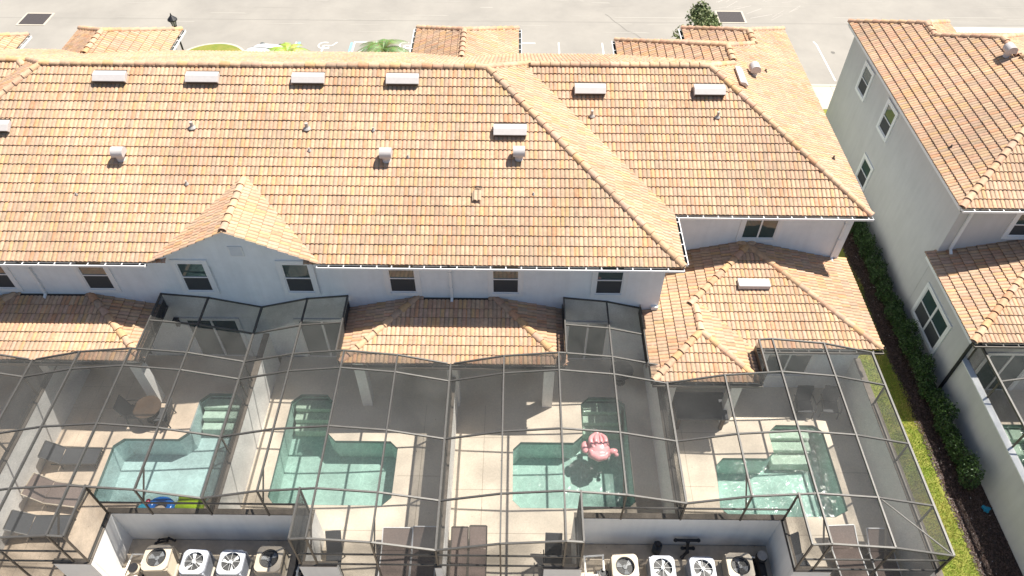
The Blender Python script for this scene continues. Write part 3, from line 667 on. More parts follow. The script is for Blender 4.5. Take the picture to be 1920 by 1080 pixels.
for sx in (-1,1): g.add([(-9.65+sx*2.9,18.03,5.62),(-9.65,18.03,7.07),(-9.65,18.258,7.07),(-9.65+sx*2.9,18.258,5.62)],[(0,1,2,3)])
g.build('gable_soffit', M['trim'], H)
g = MB(); g.box(-9.87,-9.37,18.22,18.255,5.72,6.18); 
for k in range(7): g.box(-9.82,-9.42,18.205,18.219,5.76+k*.055,5.79+k*.055)
g.build('gable_vent', M['trim'], H)
# windows, upper floor
for u0, u1 in ((-12.07,-10.78),(-8.38,-7.09)): window(H, ('y',18.258), u0, u1, 3.77, 5.53)
for u0 in (-15.68,-4.66,-.95,2.78,-19.3): window(H, ('y',18.3), u0, u0+1.29, 3.77, 5.53)
window(H, ('y',21.03), 8.58, 10.18, 4.05, 5.4, 'slide')
# gutters and downspouts
gutter(H, -24.7, -12.7, 17.91, 5.75); gutter(H, -6.8, 5.85, 17.91, 5.75); gutter(H, 5.95, 13.2, 20.64, 5.75)
gutter(H, 18.05, 20.5, 5.85, 5.75, ax='y', sgn=1)
gutter(H, 31.9, 33.9, -16.41, 5.75, ax='y', sgn=1); gutter(H, 31.9, 34.2, -4.87, 5.75, ax='y', sgn=-1); gutter(H, 31.9, 34.2, .07, 5.75, ax='y', sgn=1); gutter(H, 33.3,34.4, 8.18, 5.75, ax='y', sgn=-1); gutter(H, 31.9, 33.2, 4.78, 5.75, ax='y', sgn=-1); gutter(H, 31.9, 33.2, -23.68, 5.75, ax='y', sgn=1)
for xx, yy, zb in ((-2.28,18.3,3.66),(-17.25,18.3,3.66),(12.55,21.03,3.25)):
    d = MB(); d.box(xx-.05,xx+.05,yy-.09,yy-.01,zb,5.45); d.beam((xx,yy-.05,5.43),(xx,yy-.42,5.58),.09,.07); d.beam((xx,yy-.05,zb+.02),(xx,yy-.22,zb-.08),.09,.07)
    for z_ in (4.2,5.0): d.box(xx-.07,xx+.07,yy-.1,yy-.012,z_,z_+.04)
    d.build('downspout', M['trim'], H)
d = MB(); d.box(-2.34,-2.22,15.9,18.1,3.70,3.72)
# roof furniture
zf = lambda y: 5.80+.5*(y-17.93)
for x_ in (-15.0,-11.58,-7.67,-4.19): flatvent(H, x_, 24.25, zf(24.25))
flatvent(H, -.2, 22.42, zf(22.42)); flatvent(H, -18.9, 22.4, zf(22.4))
zr = lambda y: 5.80+.5*(y-20.66)
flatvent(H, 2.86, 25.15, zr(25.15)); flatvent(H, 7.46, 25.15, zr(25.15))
for x_, y_ in ((-14.12,21.35),(-4.61,21.4),(.13,21.5)): goose(H, x_, y_, zf(y_))
for x_, y_, s in ((-11.74,22.5,.07),(-7.57,22.5,.07),(-5.16,22.45,.035),(-7.41,21.7,.035),(-11.65,20.5,.04),(-3.85,21.5,.03),(.65,20.25,.03),(-15.5,20.1,.025)): vpipe(H, x_, y_, zf(y_), s, s*3)
for x_, y_ in ((2.92,24.2),(7.73,24.2)): vpipe(H, x_, y_, zr(y_), .055, .22)
ze = lambda x: 5.80+.5*(13.15-x)
goose(H, 9.8, 27.4, ze(9.8), (1,0)); vpipe(H, 10.6, 28.3, ze(10.6), .04, .12, 'bronze'); vpipe(H, 12.41, 23.5, ze(12.41), .04, .14, 'bronze')
b = MB(); c = Vector((8.95,26.4,ze(8.95)))
vs = []
for s in (-.6,.6):
    for a, h_ in ((-.17,.02),(.17,.02),(.2,.1),(.02,.17),(-.19,.1)): vs.append(c+Vector((0,s,0))+Vector((-1,0,.5)).normalized()*a+Vector((.5,0,1)).normalized()*(h_+.02))
b.add(vs, [tuple(reversed(range(5))), tuple(range(5,10))]+[(i,(i+1)%5,5+(i+1)%5,5+i) for i in range(5)]); b.build('roof_vent', M['vent'], H, bevel=.012)
# slipped tile showing the underlay
c = Vector((-1.33,20.31,zf(20.31)))
b = MB(); b.add([c+Vector((x_,y_,.5*y_+.07)) for x_, y_ in ((-.12,.16),(.15,.15),(.18,.02),(.13,.09),(-.10,.13))], [(0,4,3,2,1)]); b.build('gap', M['under'], H)
b = MB()
for k in range(2):
    pts = []
    for i, (f, hg) in enumerate(PROF):
        for yy in (-.02,-.36): pts.append(c+Vector((-.17+(k+f)*PER,yy,.5*yy+.075+hg*.05+(.01 if yy < -.1 else 0))))
    b.add(pts, [(2*i,2*i+1,2*i+3,2*i+2) for i in range(len(PROF)-1)], (.52,.38,.26))
b.build('slipped_tile', M['tile'], H, tint=True)

# lower roofs over the covered patios
def cover(parent, rects, cols, dz=0):
    o = roof(rects, 3.0+dz, .25, 'lower_roof', parent, sides='FLR', ymax=rects[0][6])
    return o
cover(H, [(-6.1,1.85,15.75,23.7,'hip',0,18.35)], None)
cover(H, [(-20.95,-13.08,15.75,23.62,'hip',0,18.35)], None)
cover(H, [(4.85,13.2,16.6,24.95,'hip',0,21.1),(4.85,8.55,15.1,20,'hip')], None)
for x0, x1 in ((-6.0,1.75),(-20.85,-13.18)):
    b = MB(); b.box(x0,x1,15.85,18.29,2.84,2.94); b.build('ceiling', M['soffit'], H)
    gutter(H, x0-.1, x1+.1, 15.73, 3.0, 'bronze')
    for sx in (x0-.02, x1-.06): MB().box(sx,sx+.08,15.8,18.28,2.78,3.02).build('fascia', M['bronze'], H)
b = MB(); b.box(4.95,8.45,15.2,18.29,2.84,2.94); b.box(5.38,8.88,18.3,21.02,2.84,2.94); b.box(8.46,13.1,16.7,16.99,2.84,2.94); b.box(12.86,13.1,17.0,21.0,2.84,2.94); b.build('ceiling', M['soffit'], H)
gutter(H, 4.8, 8.6, 15.08, 3.0, 'bronze'); gutter(H, 8.56, 13.25, 16.58, 3.0, 'bronze'); MB().box(4.80,4.88,15.15,18.28,2.72,3.0).build('fascia', M['bronze'], H); MB().box(8.5,8.56,15.15,16.58,2.8,3.0).build('fascia', M['bronze'], H)
z_ = 3.05+.25*(19.0-16.6); b = MB(); b.box(8.37,9.55,18.85,19.25,z_-.02,z_+.16); b.build('roof_vent', M['vent'], H, bevel=.02)
# leak streak and downspout foot on the middle lower roof
for xc in (-5.55,1.3,-13.65,-20.4,-2.2,-17.0): MB().box(xc-.19,xc+.19,15.95,16.33,0,2.84).build('column', M['whitewall'], H)
for xc, yc in ((7.95,15.35),(5.6,15.35)): MB().box(xc-.19,xc+.19,yc,yc+.38,0,2.84).build('column', M['whitewall'], H)
# sliding doors at the back of the open bays
def slider(parent, x0, x1, y, z1=2.35):
    f = MB(); f.box(x0,x0+.13,y-.05,y,0,z1); f.box(x1-.13,x1,y-.05,y,0,z1); f.box(x0+.13,x1-.13,y-.05,y,z1-.13,z1)
    o = f.build('sliding_door', M['trim'], parent); m_ = (x0+x1)/2
    s = MB(); s.box(m_-.04,m_+.04,y-.04,y,0,z1-.13); s.box(x0+.13,x0+.18,y-.03,y,0,z1-.13); s.box(x1-.18,x1-.13,y-.03,y,0,z1-.13); s.box(x0+.13,x1-.13,y-.03,y,.0,.06); s.build('sash', M['white'], o)
    MB().box(x0+.14,x1-.14,y-.012,y-.002,.05,z1-.14).build('pane', M['glass'], o)
for x0, x1 in ((-12.7,-10.5),(-8.4,-6.3),(1.95,3.75),(-4.9,-3.1),(-1.3,.7),(-16.4,-14.4)): slider(H, x0, x1, 18.298)
slider(H, 6.0, 8.0, 21.028)
window(H, ('y',16.998), 9.3, 11.3, .7, 2.3, 'slide')
# wall lantern by the first door
lt = MB(); lt.box(-12.95,-12.82,18.16,18.298,1.95,2.3); lt.box(-12.99,-12.78,18.12,18.298,2.3,2.34); lt.build('wall_lantern', M['black'], H)
cam_ = MB().box(5.1,5.35,18.2,18.298,3.15,3.3); cam_.build('junction_box', M['trim'], H)

# ================================================================== neighbour
N = thing('neighbour_house', 'two-storey house with pale grey-green side wall and tiled hip roof at the right edge', 'house', (20,24,0))
dz = .42
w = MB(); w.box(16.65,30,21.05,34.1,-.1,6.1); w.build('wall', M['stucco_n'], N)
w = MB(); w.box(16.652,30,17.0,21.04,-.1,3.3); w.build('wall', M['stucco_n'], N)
roof([(16.3,40,20.68,31.8,'hip'),(16.3,24.65,22,33.35,'hip'),(16.3,21.1,25,34.47,'hip'),(26,34,24,34.2,'hip')], Z0+dz, .5, 'main_roof', N)
roof([(16.3,24.65,16.62,24.97,'hip'),(21.0,24.65,15.1,20,'hip')], 3.0+dz, .25, 'lower_roof', N, sides='FLR', ymax=21.1)
s_ = MB(); s_.box(16.4,30,20.75,21.04,6.03,6.12); s_.box(16.38,16.64,21.05,34.3,6.03,6.12); s_.box(16.38,16.64,16.75,21.04,3.24,3.34); s_.box(16.66,30,16.72,16.99,3.24,3.34); s_.build('soffit', M['soffit'], N)
gutter(N, 16.3, 30, 20.66, 6.17); gutter(N, 16.3, 24.5, 16.6, 3.42, 'bronze')
f = MB(); f.box(16.27,16.298,20.7,34.4,6.0,6.15); f.box(16.27,16.298,16.65,20.98,3.26,3.41); f.build('fascia', M['trim'], N)
for u0, u1 in ((30.8,32.05),(27.58,28.85)): window(N, ('x',16.65), u0, u1, 3.95, 5.5)
window(N, ('x',16.65), 27.58, 28.85, 1.0, 2.5); window(N, ('x',16.65), 18.18, 20.55, .55, 2.36, 'twin')
window(N, ('y',21.05), 18.75, 20.1, 4.3, 5.75)
d = MB(); d.box(17.0,17.1,20.95,21.04,3.75,5.9); d.beam((17.05,20.99,5.88),(17.05,20.72,6.0),.09,.07); d.beam((17.05,20.99,3.77),(17.05,20.8,3.65),.09,.07); d.build('downspout', M['trim'], N)
zn = lambda x: 5.80+dz+.5*(x-16.3)
goose(N, 20.15, 27.9, zn(20.15), (-1,0)); vpipe(N, 16.95, 23.8, zn(16.95), .035, .12, 'bronze')
slider(N, 17.5, 19.5, 16.998)
d = MB(); d.box(16.56,16.64,16.86,16.95,-.1,3.2); d.build('downspout', M['black'], N)

# ================================================================== garden walls
def gwall(label, boxes, loc, cap=None):
    t = thing('garden_wall', label, 'wall', loc, 'white patio walls')
    b = MB()
    for q in boxes: b.box(*q, -.1, 1.87)
    b.build('panel', M['whitewall'], t)
    c = MB()
    for q in boxes: c.box(q[0]-.012,q[1]+.012,q[2]-.012,q[3]+.012,1.871,1.91)
    c.build('coping', M['cap'], t)
gwall('white wall between the two left patios, left of the loungers', [(-17.0,-16.8,6,17.9)], (-16.9,12,0))
gwall('white wall ending at the left group of condensers, between the first two L-shaped pools', [(-9.55,-9.35,10.76,17.9)], (-9.45,14,0))
gwall('white wall between the two middle pools, running up to the gutter', [(-2.3,-2.1,8.95,17.9)], (-2.2,14,0))
gwall('white wall right of the pink float, between the third and fourth pools', [(5.2,5.4,10.76,17.9)], (5.3,14,0))
gwall('grey outer wall beside the grass strip', [(12.72,12.92,7.4,16.98)], (12.8,12,0))
gwall('white U-shaped wall around the left group of condensers', [(-12.79,-12.66,9.1,10.58),(-12.79,-6.25,10.585,10.74),(-6.39,-6.25,9.1,10.58),(-13.8,-12.66,8.95,9.09),(-6.39,-5.25,8.95,9.09)], (-9.5,10,0))
gwall('white U-shaped wall around the right group of condensers', [(1.98,2.12,9.1,10.58),(1.98,8.62,10.585,10.74),(8.48,8.62,9.1,10.58),(.98,2.12,8.95,9.09),(8.48,9.62,8.95,9.09)], (5.3,10,0))
t = thing('garden_wall', 'long plain grey wall of the right house beside the mulch bed', 'wall', (16.75,12,0)); MB().box(16.651,16.85,4,16.99,-.1,2.0).build('panel', M['stucco_n'], t); MB().box(16.63,16.87,4,16.98,2.001,2.05).build('coping', M['trim'], t)

# ================================================================== screen enclosures
def zprof(x, xl, xr):
    f = (x-xl)/(xr-xl)*4; k = [3.0,3.5,3.72,3.5,3.0]; i = min(3, max(0, int(f))); return k[i]+(k[i+1]-k[i])*(f-i)
def cage(label, xl, xr, nook, back, loc, left_beam=True, ywall=None, ylines=(14.98,12.7,10.55), front=9.0, yf=15.72, sidex=None):
    """nook=(x0,x1) part that starts at 10.55; back=(x0,x1,ytop,extra line) part that reaches further up"""
    t = thing('screen_enclosure', label, 'pool cage', loc, 'screened pool cages behind the row')
    fr = MB(); sc = MB(); Z = lambda x: zprof(x, xl, xr); bw = .05
    kn = [xl+(xr-xl)*i/4 for i in range(5)]
    xs = sorted(set(kn+[nook[0], nook[1], back[0], back[1]])); xs = [x for x in xs if xl-1e-6 <= x <= xr+1e-6]
    def ylo(x0, x1): m_ = (x0+x1)/2; return 10.55 if nook[0] < m_ < nook[1] else front
    def yhi(x0, x1): m_ = (x0+x1)/2; return back[2] if back[0] < m_ < back[1] else yf
    for x0, x1 in zip(xs[:-1], xs[1:]):
        if x1-x0 < .01: continue
        a, b_ = ylo(x0,x1), yhi(x0,x1)
        sc.quad((x0,a,Z(x0)),(x1,a,Z(x1)),(x1,b_,Z(x1)),(x0,b_,Z(x0)))
        lines = [y for y in ylines if a+.1 < y < b_-.1]+[a, b_]
        if b_ > yf+.1: lines += [y for y in back[3] if y < b_-.1]
        if yf < b_-.1 and yf not in lines: lines.append(yf)
        for y in lines: fr.beam((x0,y,Z(x0)),(x1,y,Z(x1)),bw,.06)
        # front face
        zt0, zt1 = Z(x0), Z(x1); z0 = 1.9 if ylo(x0,x1) > front+.1 else .02
        if a == front and not any(q0 < (x0+x1)/2 < q1 for q0, q1 in STUB): z0 = .02
        elif a == front: z0 = 1.92
        sc.quad((x0,a,z0),(x1,a,z0),(x1,a,zt1),(x0,a,zt0))
        for zz in ([2.66] if z0 > 1 else [2.66,1.95,.05]): fr.beam((x0,a,zz),(x1,a,zz),.045,.05)
    # lengthwise beams
    for x in xs:
        if not left_beam and abs(x-xl) < .01: continue
        lo_ = min(ylo(x-.05,x), ylo(x,x+.05)) if xl < x < xr else (ylo(x,x+.05) if x <= xl else ylo(x-.05,x))
        hi_ = max(yhi(x-.05,x), yhi(x,x+.05)) if xl < x < xr else (yhi(x,x+.05) if x <= xl else yhi(x-.05,x))
        if x in (back[0], back[1]) and x not in kn and x not in nook:
            lo_ = yf-.0
        if x in nook and x not in kn: hi_ = 10.6
        fr.beam((x,lo_,Z(x)),(x,hi_,Z(x)),.065 if x in (xl,xr) else bw,.09)
    # posts
    ps = MB()
    for x in xs:
        if x in (back[0], back[1]) and x not in kn and x not in nook: continue
        if not left_beam and abs(x-xl) < .01: continue
        a = min(ylo(x-.05,x), ylo(x,x+.05)) if xl < x < xr else (ylo(x,x+.05) if x <= xl else ylo(x-.05,x))
        zb = 1.9 if (a > front+.1 or abs(x-xl) < .01 or abs(x-xr) < .01) else 0
        ps.beam((x,a,zb),(x,a,Z(x)),.05,.05)
        if nook[0]-.01 <= x <= nook[1]+.01 and a < 10: ps.beam((x,10.55,1.9),(x,10.55,Z(x)),.05,.05)
    # nook side panels
    for x in nook:
        if abs(x-xl) > .05 and abs(x-xr) > .05:
            sc.quad((x,front,1.92),(x,10.55,1.92),(x,10.55,Z(x)),(x,front,Z(x))); fr.beam((x,front,1.94),(x,10.55,1.94),.05,.05); fr.beam((x,front,Z(x)),(x,10.55,Z(x)),.06,.07)
    # braces at the front corners
    for x in kn[1:-1]:
        a = ylo(x-.02,x+.02); ps.beam((x,a+.03,Z(x)-.75),(x,a+.75,Z(x)-.06),.04,.05)
    # screened sides of the raised back part
    for x in (back[0], back[1]):
        if abs(x-xl) > .05 and abs(x-xr) > .05 and Z(x) > 3.1:
            sc.quad((x,yf,2.95),(x,back[2],2.95),(x,back[2],Z(x)),(x,yf,Z(x)))
            fr.beam((x,yf,3.0),(x,back[2],3.0),.05,.06); ps.box(x-.045,x-.03,yf,back[2],2.85,3.35)  # bronze plate added so the shaded edge-on screen reads black
    fr.build('roof_frame', M['alu'], t); ps.build('post', M['bronze'], t); sc.build('screen', M['screen'], t)
    # side screens on the party wall
    for x, m_ in ((xl, left_beam), (xr, True)):
        if not m_: continue
        a = ylo(x,x+.05) if x == xl else ylo(x-.05,x)
        s = MB(); s.quad((x,a,1.9),(x,yf,1.9),(x,yf,3.0),(x,a,3.0)); s.build('side_screen', M['screen'], t)
        p = MB()
        for y in [y for y in ylines if y > a+.1]+[a+.02, yf-.02]: p.beam((x,y,1.9),(x,y,3.0),.05,.05)
        p.beam((x,a,1.94),(x,yf,1.94),.05,.05); p.build('side_post', M['bronze'], t)
    # riser between the cage roof edge and the gutter
    r = MB()
    for x0, x1 in zip(xs[:-1], xs[1:]):
        if yhi(x0,x1) <= yf+.1: r.quad((x0,yf+.0,2.98),(x1,yf+.0,2.98),(x1,yf+.0,Z(x1)),(x0,yf+.0,Z(x0)))
    if r.v: r.build('riser_screen', M['screen'], t)
    return t
STUB = [(-13.8,-12.66),(-6.39,-5.25),(.98,2.12),(8.48,9.62)]
cage('dark screened pool cage at the far left edge, mostly cut off', -24.3, -16.9, (-24.3,-21.1), (-24.3,-20.9,18.29,(17.0,)), (-20.6,12,0), True)
cage('screened pool cage over the leftmost pool and its sun loungers', -16.9, -9.45, (-12.72,-9.45), (-12.99,-9.45,18.29,(17.0,)), (-13.2,12,0), False)
cage('screened pool cage over the teal pool directly below the gable', -9.45, -2.2, (-9.45,-6.32), (-9.45,-6.12,18.29,(17.0,)), (-5.8,12,0), False)
cage('screened pool cage over the pool with the pink float', -2.2, 5.3, (2.05,5.3), (1.83,4.72,18.29,(17.0,)), (1.5,12,0), False)
cage('screened pool cage beside the grass strip, rightmost of the row', 5.3, 12.8, (5.3,8.52), (8.6,12.8,16.42,(16.4,)), (9,12,0), False, yf=15.0, ylines=(12.7,10.55))
cage('screened pool cage of the right house, cut by the photo edge', 16.85, 24.3, (99,99), (16.85,24.3,17.0,()), (20,12,0), True, ylines=(15.2,13.2,11.2), front=7, yf=16.9)
b = MB()
for x in (-12.99,-6.12,1.83): 
    sg = 1
    t = None
# diagonal stay in the right corner of the right cage
for o in list(COL.objects):
    if o.get('label', '').startswith('screened pool cage beside the grass'):
        MB().beam((11.0,10.55,3.46),(12.78,9.03,3.0),.035,.035).build('diagonal_stay', M['alu'], o)

# ================================================================== pools
def pool(key, label, water, plaster, step_x, step_ys, depth=1.15):
    P_ = POOLS[key]; cx = sum(p[0] for p in P_)/len(P_); cy = sum(p[1] for p in P_)/len(P_)
    t = thing('swimming_pool', label, 'pool', (cx,cy,0), 'in-ground pools behind the row')
    b = MB(); n = len(P_); vs = [(x,y,-.001) for x,y in P_]+[(x,y,-depth) for x,y in P_]
    b.add(vs, [(i,n+i,n+(i+1)%n,(i+1)%n) for i in range(n)]); b.add([(x,y,-depth) for x,y in P_], [tuple(range(n))]); b.build('basin', plaster, t)
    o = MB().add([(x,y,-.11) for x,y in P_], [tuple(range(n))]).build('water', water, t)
    # waterline tile
    b = MB(); b.add([(x+(cx-x)*.002,y+(cy-y)*.002,-.002) for x,y in P_]+[(x+(cx-x)*.002,y+(cy-y)*.002,-.16) for x,y in P_], [(i,n+i,n+(i+1)%n,(i+1)%n) for i in range(n)]); b.build('waterline_tile', M['wl'], t)
    # rounded coping lip of deck stone
    if step_x:
        for k, (ya, yb, zt) in enumerate(step_ys): 
            MB().box(step_x[0],step_x[1],ya,yb,-depth+.001,zt).build('step', M['step'], t, bevel=.03)
    return t
M['wl'] = mat('waterline_tile', (.12,.2,.18), .4, .3, 12)
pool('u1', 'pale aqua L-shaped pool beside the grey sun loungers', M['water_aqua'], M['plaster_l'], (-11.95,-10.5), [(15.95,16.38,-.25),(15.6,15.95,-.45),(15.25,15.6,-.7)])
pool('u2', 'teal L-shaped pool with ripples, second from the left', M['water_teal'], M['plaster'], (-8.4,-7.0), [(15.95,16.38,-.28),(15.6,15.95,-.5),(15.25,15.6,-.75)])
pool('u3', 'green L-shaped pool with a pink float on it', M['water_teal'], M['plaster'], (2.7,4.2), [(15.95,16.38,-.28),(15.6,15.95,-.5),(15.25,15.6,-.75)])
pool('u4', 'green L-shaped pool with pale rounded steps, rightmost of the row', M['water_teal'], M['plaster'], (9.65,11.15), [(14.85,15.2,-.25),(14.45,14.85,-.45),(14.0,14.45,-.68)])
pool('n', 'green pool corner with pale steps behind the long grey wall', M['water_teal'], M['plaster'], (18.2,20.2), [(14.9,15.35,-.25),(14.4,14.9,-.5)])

# ================================================================== condensers
def condenser(kind):
    t = thing('condenser', '', 'air conditioner', (0,0,0), 'air conditioners in the two equipment bays', local=True)
    col, s, h = (M['beige'], .40, .80) if kind == 'beige' else (M['gray'], .38, .80); RR = .29 if kind == 'beige' else .31
    MB().box(-s-.05,s+.05,-s-.05,s+.05,0,.06).build('plinth', M['concrete'], t)
    c = MB().box(-s+.03,s-.03,-s+.03,s-.03,.06,h-.08)
    cb = c.build('coil', M['coil'], t)
    lv = MB()
    for k in range(16 if kind == 'beige' else 26):
        f = k/(15 if kind == 'beige' else 25)
        if kind == 'beige':
            z = .1+f*(h-.22); lv.box(-s,s,-s,-s+.02,z,z+.02); lv.box(-s,s,s-.02,s,z,z+.02); lv.box(-s,-s+.02,-s+.02,s-.02,z,z+.02); lv.box(s-.02,s,-s+.02,s-.02,z,z+.02)
        else:
            q = -s+.02+f*(2*s-.05); lv.box(q,q+.008,-s,-s+.02,.08,h-.1); lv.box(q,q+.008,s-.02,s,.08,h-.1); lv.box(-s,-s+.02,q,q+.008,.08,h-.1); lv.box(s-.02,s,q,q+.008,.08,h-.1)
    for a, b_ in ((-s,-s),(s-.04,-s),(-s,s-.04),(s-.04,s-.04)): lv.box(a,a+.04,b_,b_+.04,.06,h-.08)
    lv.build('louvre', col, t)
    # top deck with round opening
    b = MB(); R = RR; n = 32; oc = []
    hs = s+.015
    for i in range(n):
        a = 2*math.pi*i/n; ca, sa = math.cos(a), math.sin(a); k = min(hs/max(abs(ca),1e-6), hs/max(abs(sa),1e-6)); k = min(k, hs*1.24); oc.append((k*ca, k*sa))
    inn = [(R*math.cos(2*math.pi*i/n), R*math.sin(2*math.pi*i/n)) for i in range(n)]
    vs = [(x,y,h-.1) for x,y in oc]+[(x,y,h) for x,y in oc]+[(x,y,h+.02) for x,y in inn]+[(x,y,h-.12) for x,y in inn]
    b.add(vs, [(i,(i+1)%n,n+(i+1)%n,n+i) for i in range(n)]+[(n+i,n+(i+1)%n,2*n+(i+1)%n,2*n+i) for i in range(n)]+[(2*n+i,2*n+(i+1)%n,3*n+(i+1)%n,3*n+i) for i in range(n)])
    tp = b.build('top_panel', col, t)
    MB().tube([(0,0,h-.2),(0,0,h-.19)], R, 28).build('well', M['black'] if kind == 'beige' else M['well'], t)
    f = MB(); nb = 3
    for k in range(nb):
        a = 2*math.pi*k/nb+(.5 if kind == 'beige' else 1.7); w_ = .95 if kind == 'beige' else .62; pts = []
        for q in range(7):
            aa = a+w_*(q/6-.5)*(1.25 if kind == 'beige' else 1); pts.append((R*.93*math.cos(aa), R*.93*math.sin(aa), h-.1+.05*(q/6)))
        f.add([(.05*math.cos(a-.4),.05*math.sin(a-.4),h-.12)]+pts+[(.05*math.cos(a+.4),.05*math.sin(a+.4),h-.08)], [tuple(range(9))])
    f.tube([(0,0,h-.14),(0,0,h-.05)], .07 if kind == 'beige' else .05, 12)
    f.build('fan', M['white'] if kind != 'beige' else M['fan_d'], t)
    g = MB(); gm = M['black'] if kind == 'beige' else M['white']
    if kind == 'beige':
        for q in (R, .24, .18, .12): g.torus((0,0,h+.015+.03*(1-q/R)), q, .0028 if q < R else .014, n=28, m_=5)
        for k in range(4): a = k*math.pi/4; g.beam((-R*math.cos(a),-R*math.sin(a),h+.02),(R*math.cos(a),R*math.sin(a),h+.02),.004,.004)
    else:
        for k in range(8): a = k*math.pi/8*2; g.beam((.04*math.cos(a),.04*math.sin(a),h+.035),(R*math.cos(a),R*math.sin(a),h+.02),.006,.006)
        for q in (R,): g.torus((0,0,h+.02), q, .012, n=28, m_=5)
        g.tube([(0,0,h+.02),(0,0,h+.04)], .05, 12)
    g.build('fan_guard', gm, t)
    return t
M['well'] = mat('grey_fan_well', (.17,.19,.20), .7)
M['fan_d'] = mat('dark_fan_blade', (.24,.25,.26), .35, .2, 9)
cb = condenser('beige'); cg = condenser('gray'); used = {cb: 0, cg: 0}
spots = [(cb,-11.28,9.62,.04,'beige condenser with open dark fan, leftmost of the left bay'),
 (cg,-10.05,9.5,0,'pale grey condenser with white fan, beside the leftmost beige one in the left bay'),
 (cg,-8.88,9.5,0,'pale grey condenser with white fan, second from the right in the left bay'),
 (cb,-7.7,9.62,0,'beige condenser with open dark fan, rightmost of the left bay next to the dark pipes'),
 (cb,3.6,9.5,0,'beige condenser next to the white pipe loop in the right bay'),
 (cg,4.78,9.46,0,'pale grey condenser directly in front of the dark blue tank'),
 (cg,6.05,9.44,0,'pale grey condenser in front of the black valve manifold in the right bay'),
 (cb,7.25,9.56,0,'beige condenser beside the black pump, rightmost of the right bay')]
for src, x, y, r_, lab in spots:
    if not used[src]: src.location = (x,y,0); src.rotation_euler = (0,0,r_); src['label'] = lab; used[src] = 1
    else: dup(src, (x,y,0), lab, r_+random.choice((0,math.pi/2,math.pi)))
# pumps, tank, pipes
def pump(label, x, y, m_, s=1):
    t = thing('pool_pump', label, 'pump', (x,y,0), 'pool pumps in the equipment bays')
    b = MB(); b.tube([(x,y,0),(x,y,.42*s),(x,y,.5*s)],[.17*s,.17*s,.12*s],18); b.build('strainer', m_, t, smooth=False)
    MB().tube([(x,y,.5*s),(x,y,.54*s)], .15*s, 18).build('lid', M['black'] if m_ != M['black'] else M['pipe'], t)
    MB().tube([(x,y-.15,.2),(x,y-.55,.2)], .13*s, 14).build('motor', m_, t)
    MB().box(x-.2,x+.2,y-.6,y+.2,-.0,.05).build('foot', M['black'], t)
pump('beige pool pump with round lid beside the white wall of the left bay', -12.05, 9.4, M['beige'])
pump('black pool pump beside the rightmost condenser', 8.1, 10.0, M['black'], 1.05)
pump('small white pump at the end of the white pipe loop', 2.95, 9.45, M['pvc'], .8)
t = thing('filter_tank', 'dark blue filter tank standing against the wall of the right bay', 'tank', (4.78,10.33,0))
MB().tube([(4.78,10.33,0),(4.78,10.33,.06),(4.78,10.33,.5),(4.78,10.33,.58)],[.12,.15,.15,.1],18).build('tank', M['navy'], t, smooth=True); MB().tube([(4.78,10.33,.58),(4.78,10.33,.63)], .09, 14).build('lid', M['black'], t)
def pipes(label, runs, m_, r=.032, loc=(0,0,0)):
    t = thing('pipework', label, 'pipes', loc)
    b = MB()
    for k in runs:
        for p, q in zip(k[:-1], k[1:]): b.tube([p,q], r, 9)
    b.build('pipe', m_, t, smooth=True)
    c = MB()
    for k in runs:
        for p in k: c.ell(p, (r*1.4,)*3, 8, 6)
    c.build('elbow', m_, t, smooth=True)
pipes('white plastic pipe loop in the right bay left of the beige condenser', [[(2.4,9.0,.2),(2.35,9.9,.55),(2.95,9.95,.55),(2.95,9.5,.5)],[(2.3,9.4,.3),(2.75,9.4,.3),(2.75,9.0,.3)]], M['pvc'], .032, (2.4,9.5,0))
pipes('white plastic pipes around the pump in the left bay', [[(-12.3,9.9,.35),(-11.9,9.9,.35),(-11.9,9.6,.35)],[(-12.3,9.9,.35),(-12.35,9.2,.35)],[(-12.2,9.05,.3),(-11.8,9.05,.3)]], M['pvc'], .03, (-12,9.5,0))
pipes('white pipe from the black pump to the rightmost condenser', [[(8.1,10.0,.3),(7.6,10.1,.3)],[(8.05,9.8,.25),(8.2,9.0,.25)]], M['pvc'], .03, (8,9.8,0))
pipes('black looped refrigerant hose behind the leftmost condenser', [[(-11.75,10.2,.25),(-11.6,10.4,.35),(-11.3,10.45,.35),(-11.1,10.4,.3)],[(-11.8,10.0,.15),(-11.7,10.3,.3),(-11.35,10.38,.3)]], M['black'], .035, (-11.5,10.3,0))
pipes('dark pipes and valves right of the last condenser in the left bay', [[(-6.95,10.1,.5),(-6.9,9.6,.35),(-6.95,9.2,.3)],[(-6.7,9.9,.2),(-6.7,9.3,.2)],[(-6.95,9.5,.15),(-6.6,9.5,.15)]], M['black'], .045, (-6.9,9.6,0))
pipes('white pipe standing right of the last condenser in the left bay', [[(-6.72,9.95,.55),(-6.8,9.35,.5),(-6.85,9.1,.2)]], M['pvc'], .035, (-6.7,9.6,0))
pipes('black valve manifold on the wall of the right bay', [[(5.35,10.45,.62),(6.1,10.45,.62)],[(5.75,10.4,.6),(5.75,10.2,.3),(5.6,10.1,.1)],[(5.6,10.3,.35),(5.95,10.3,.35)]], M['black'], .05, (5.7,10.3,0))

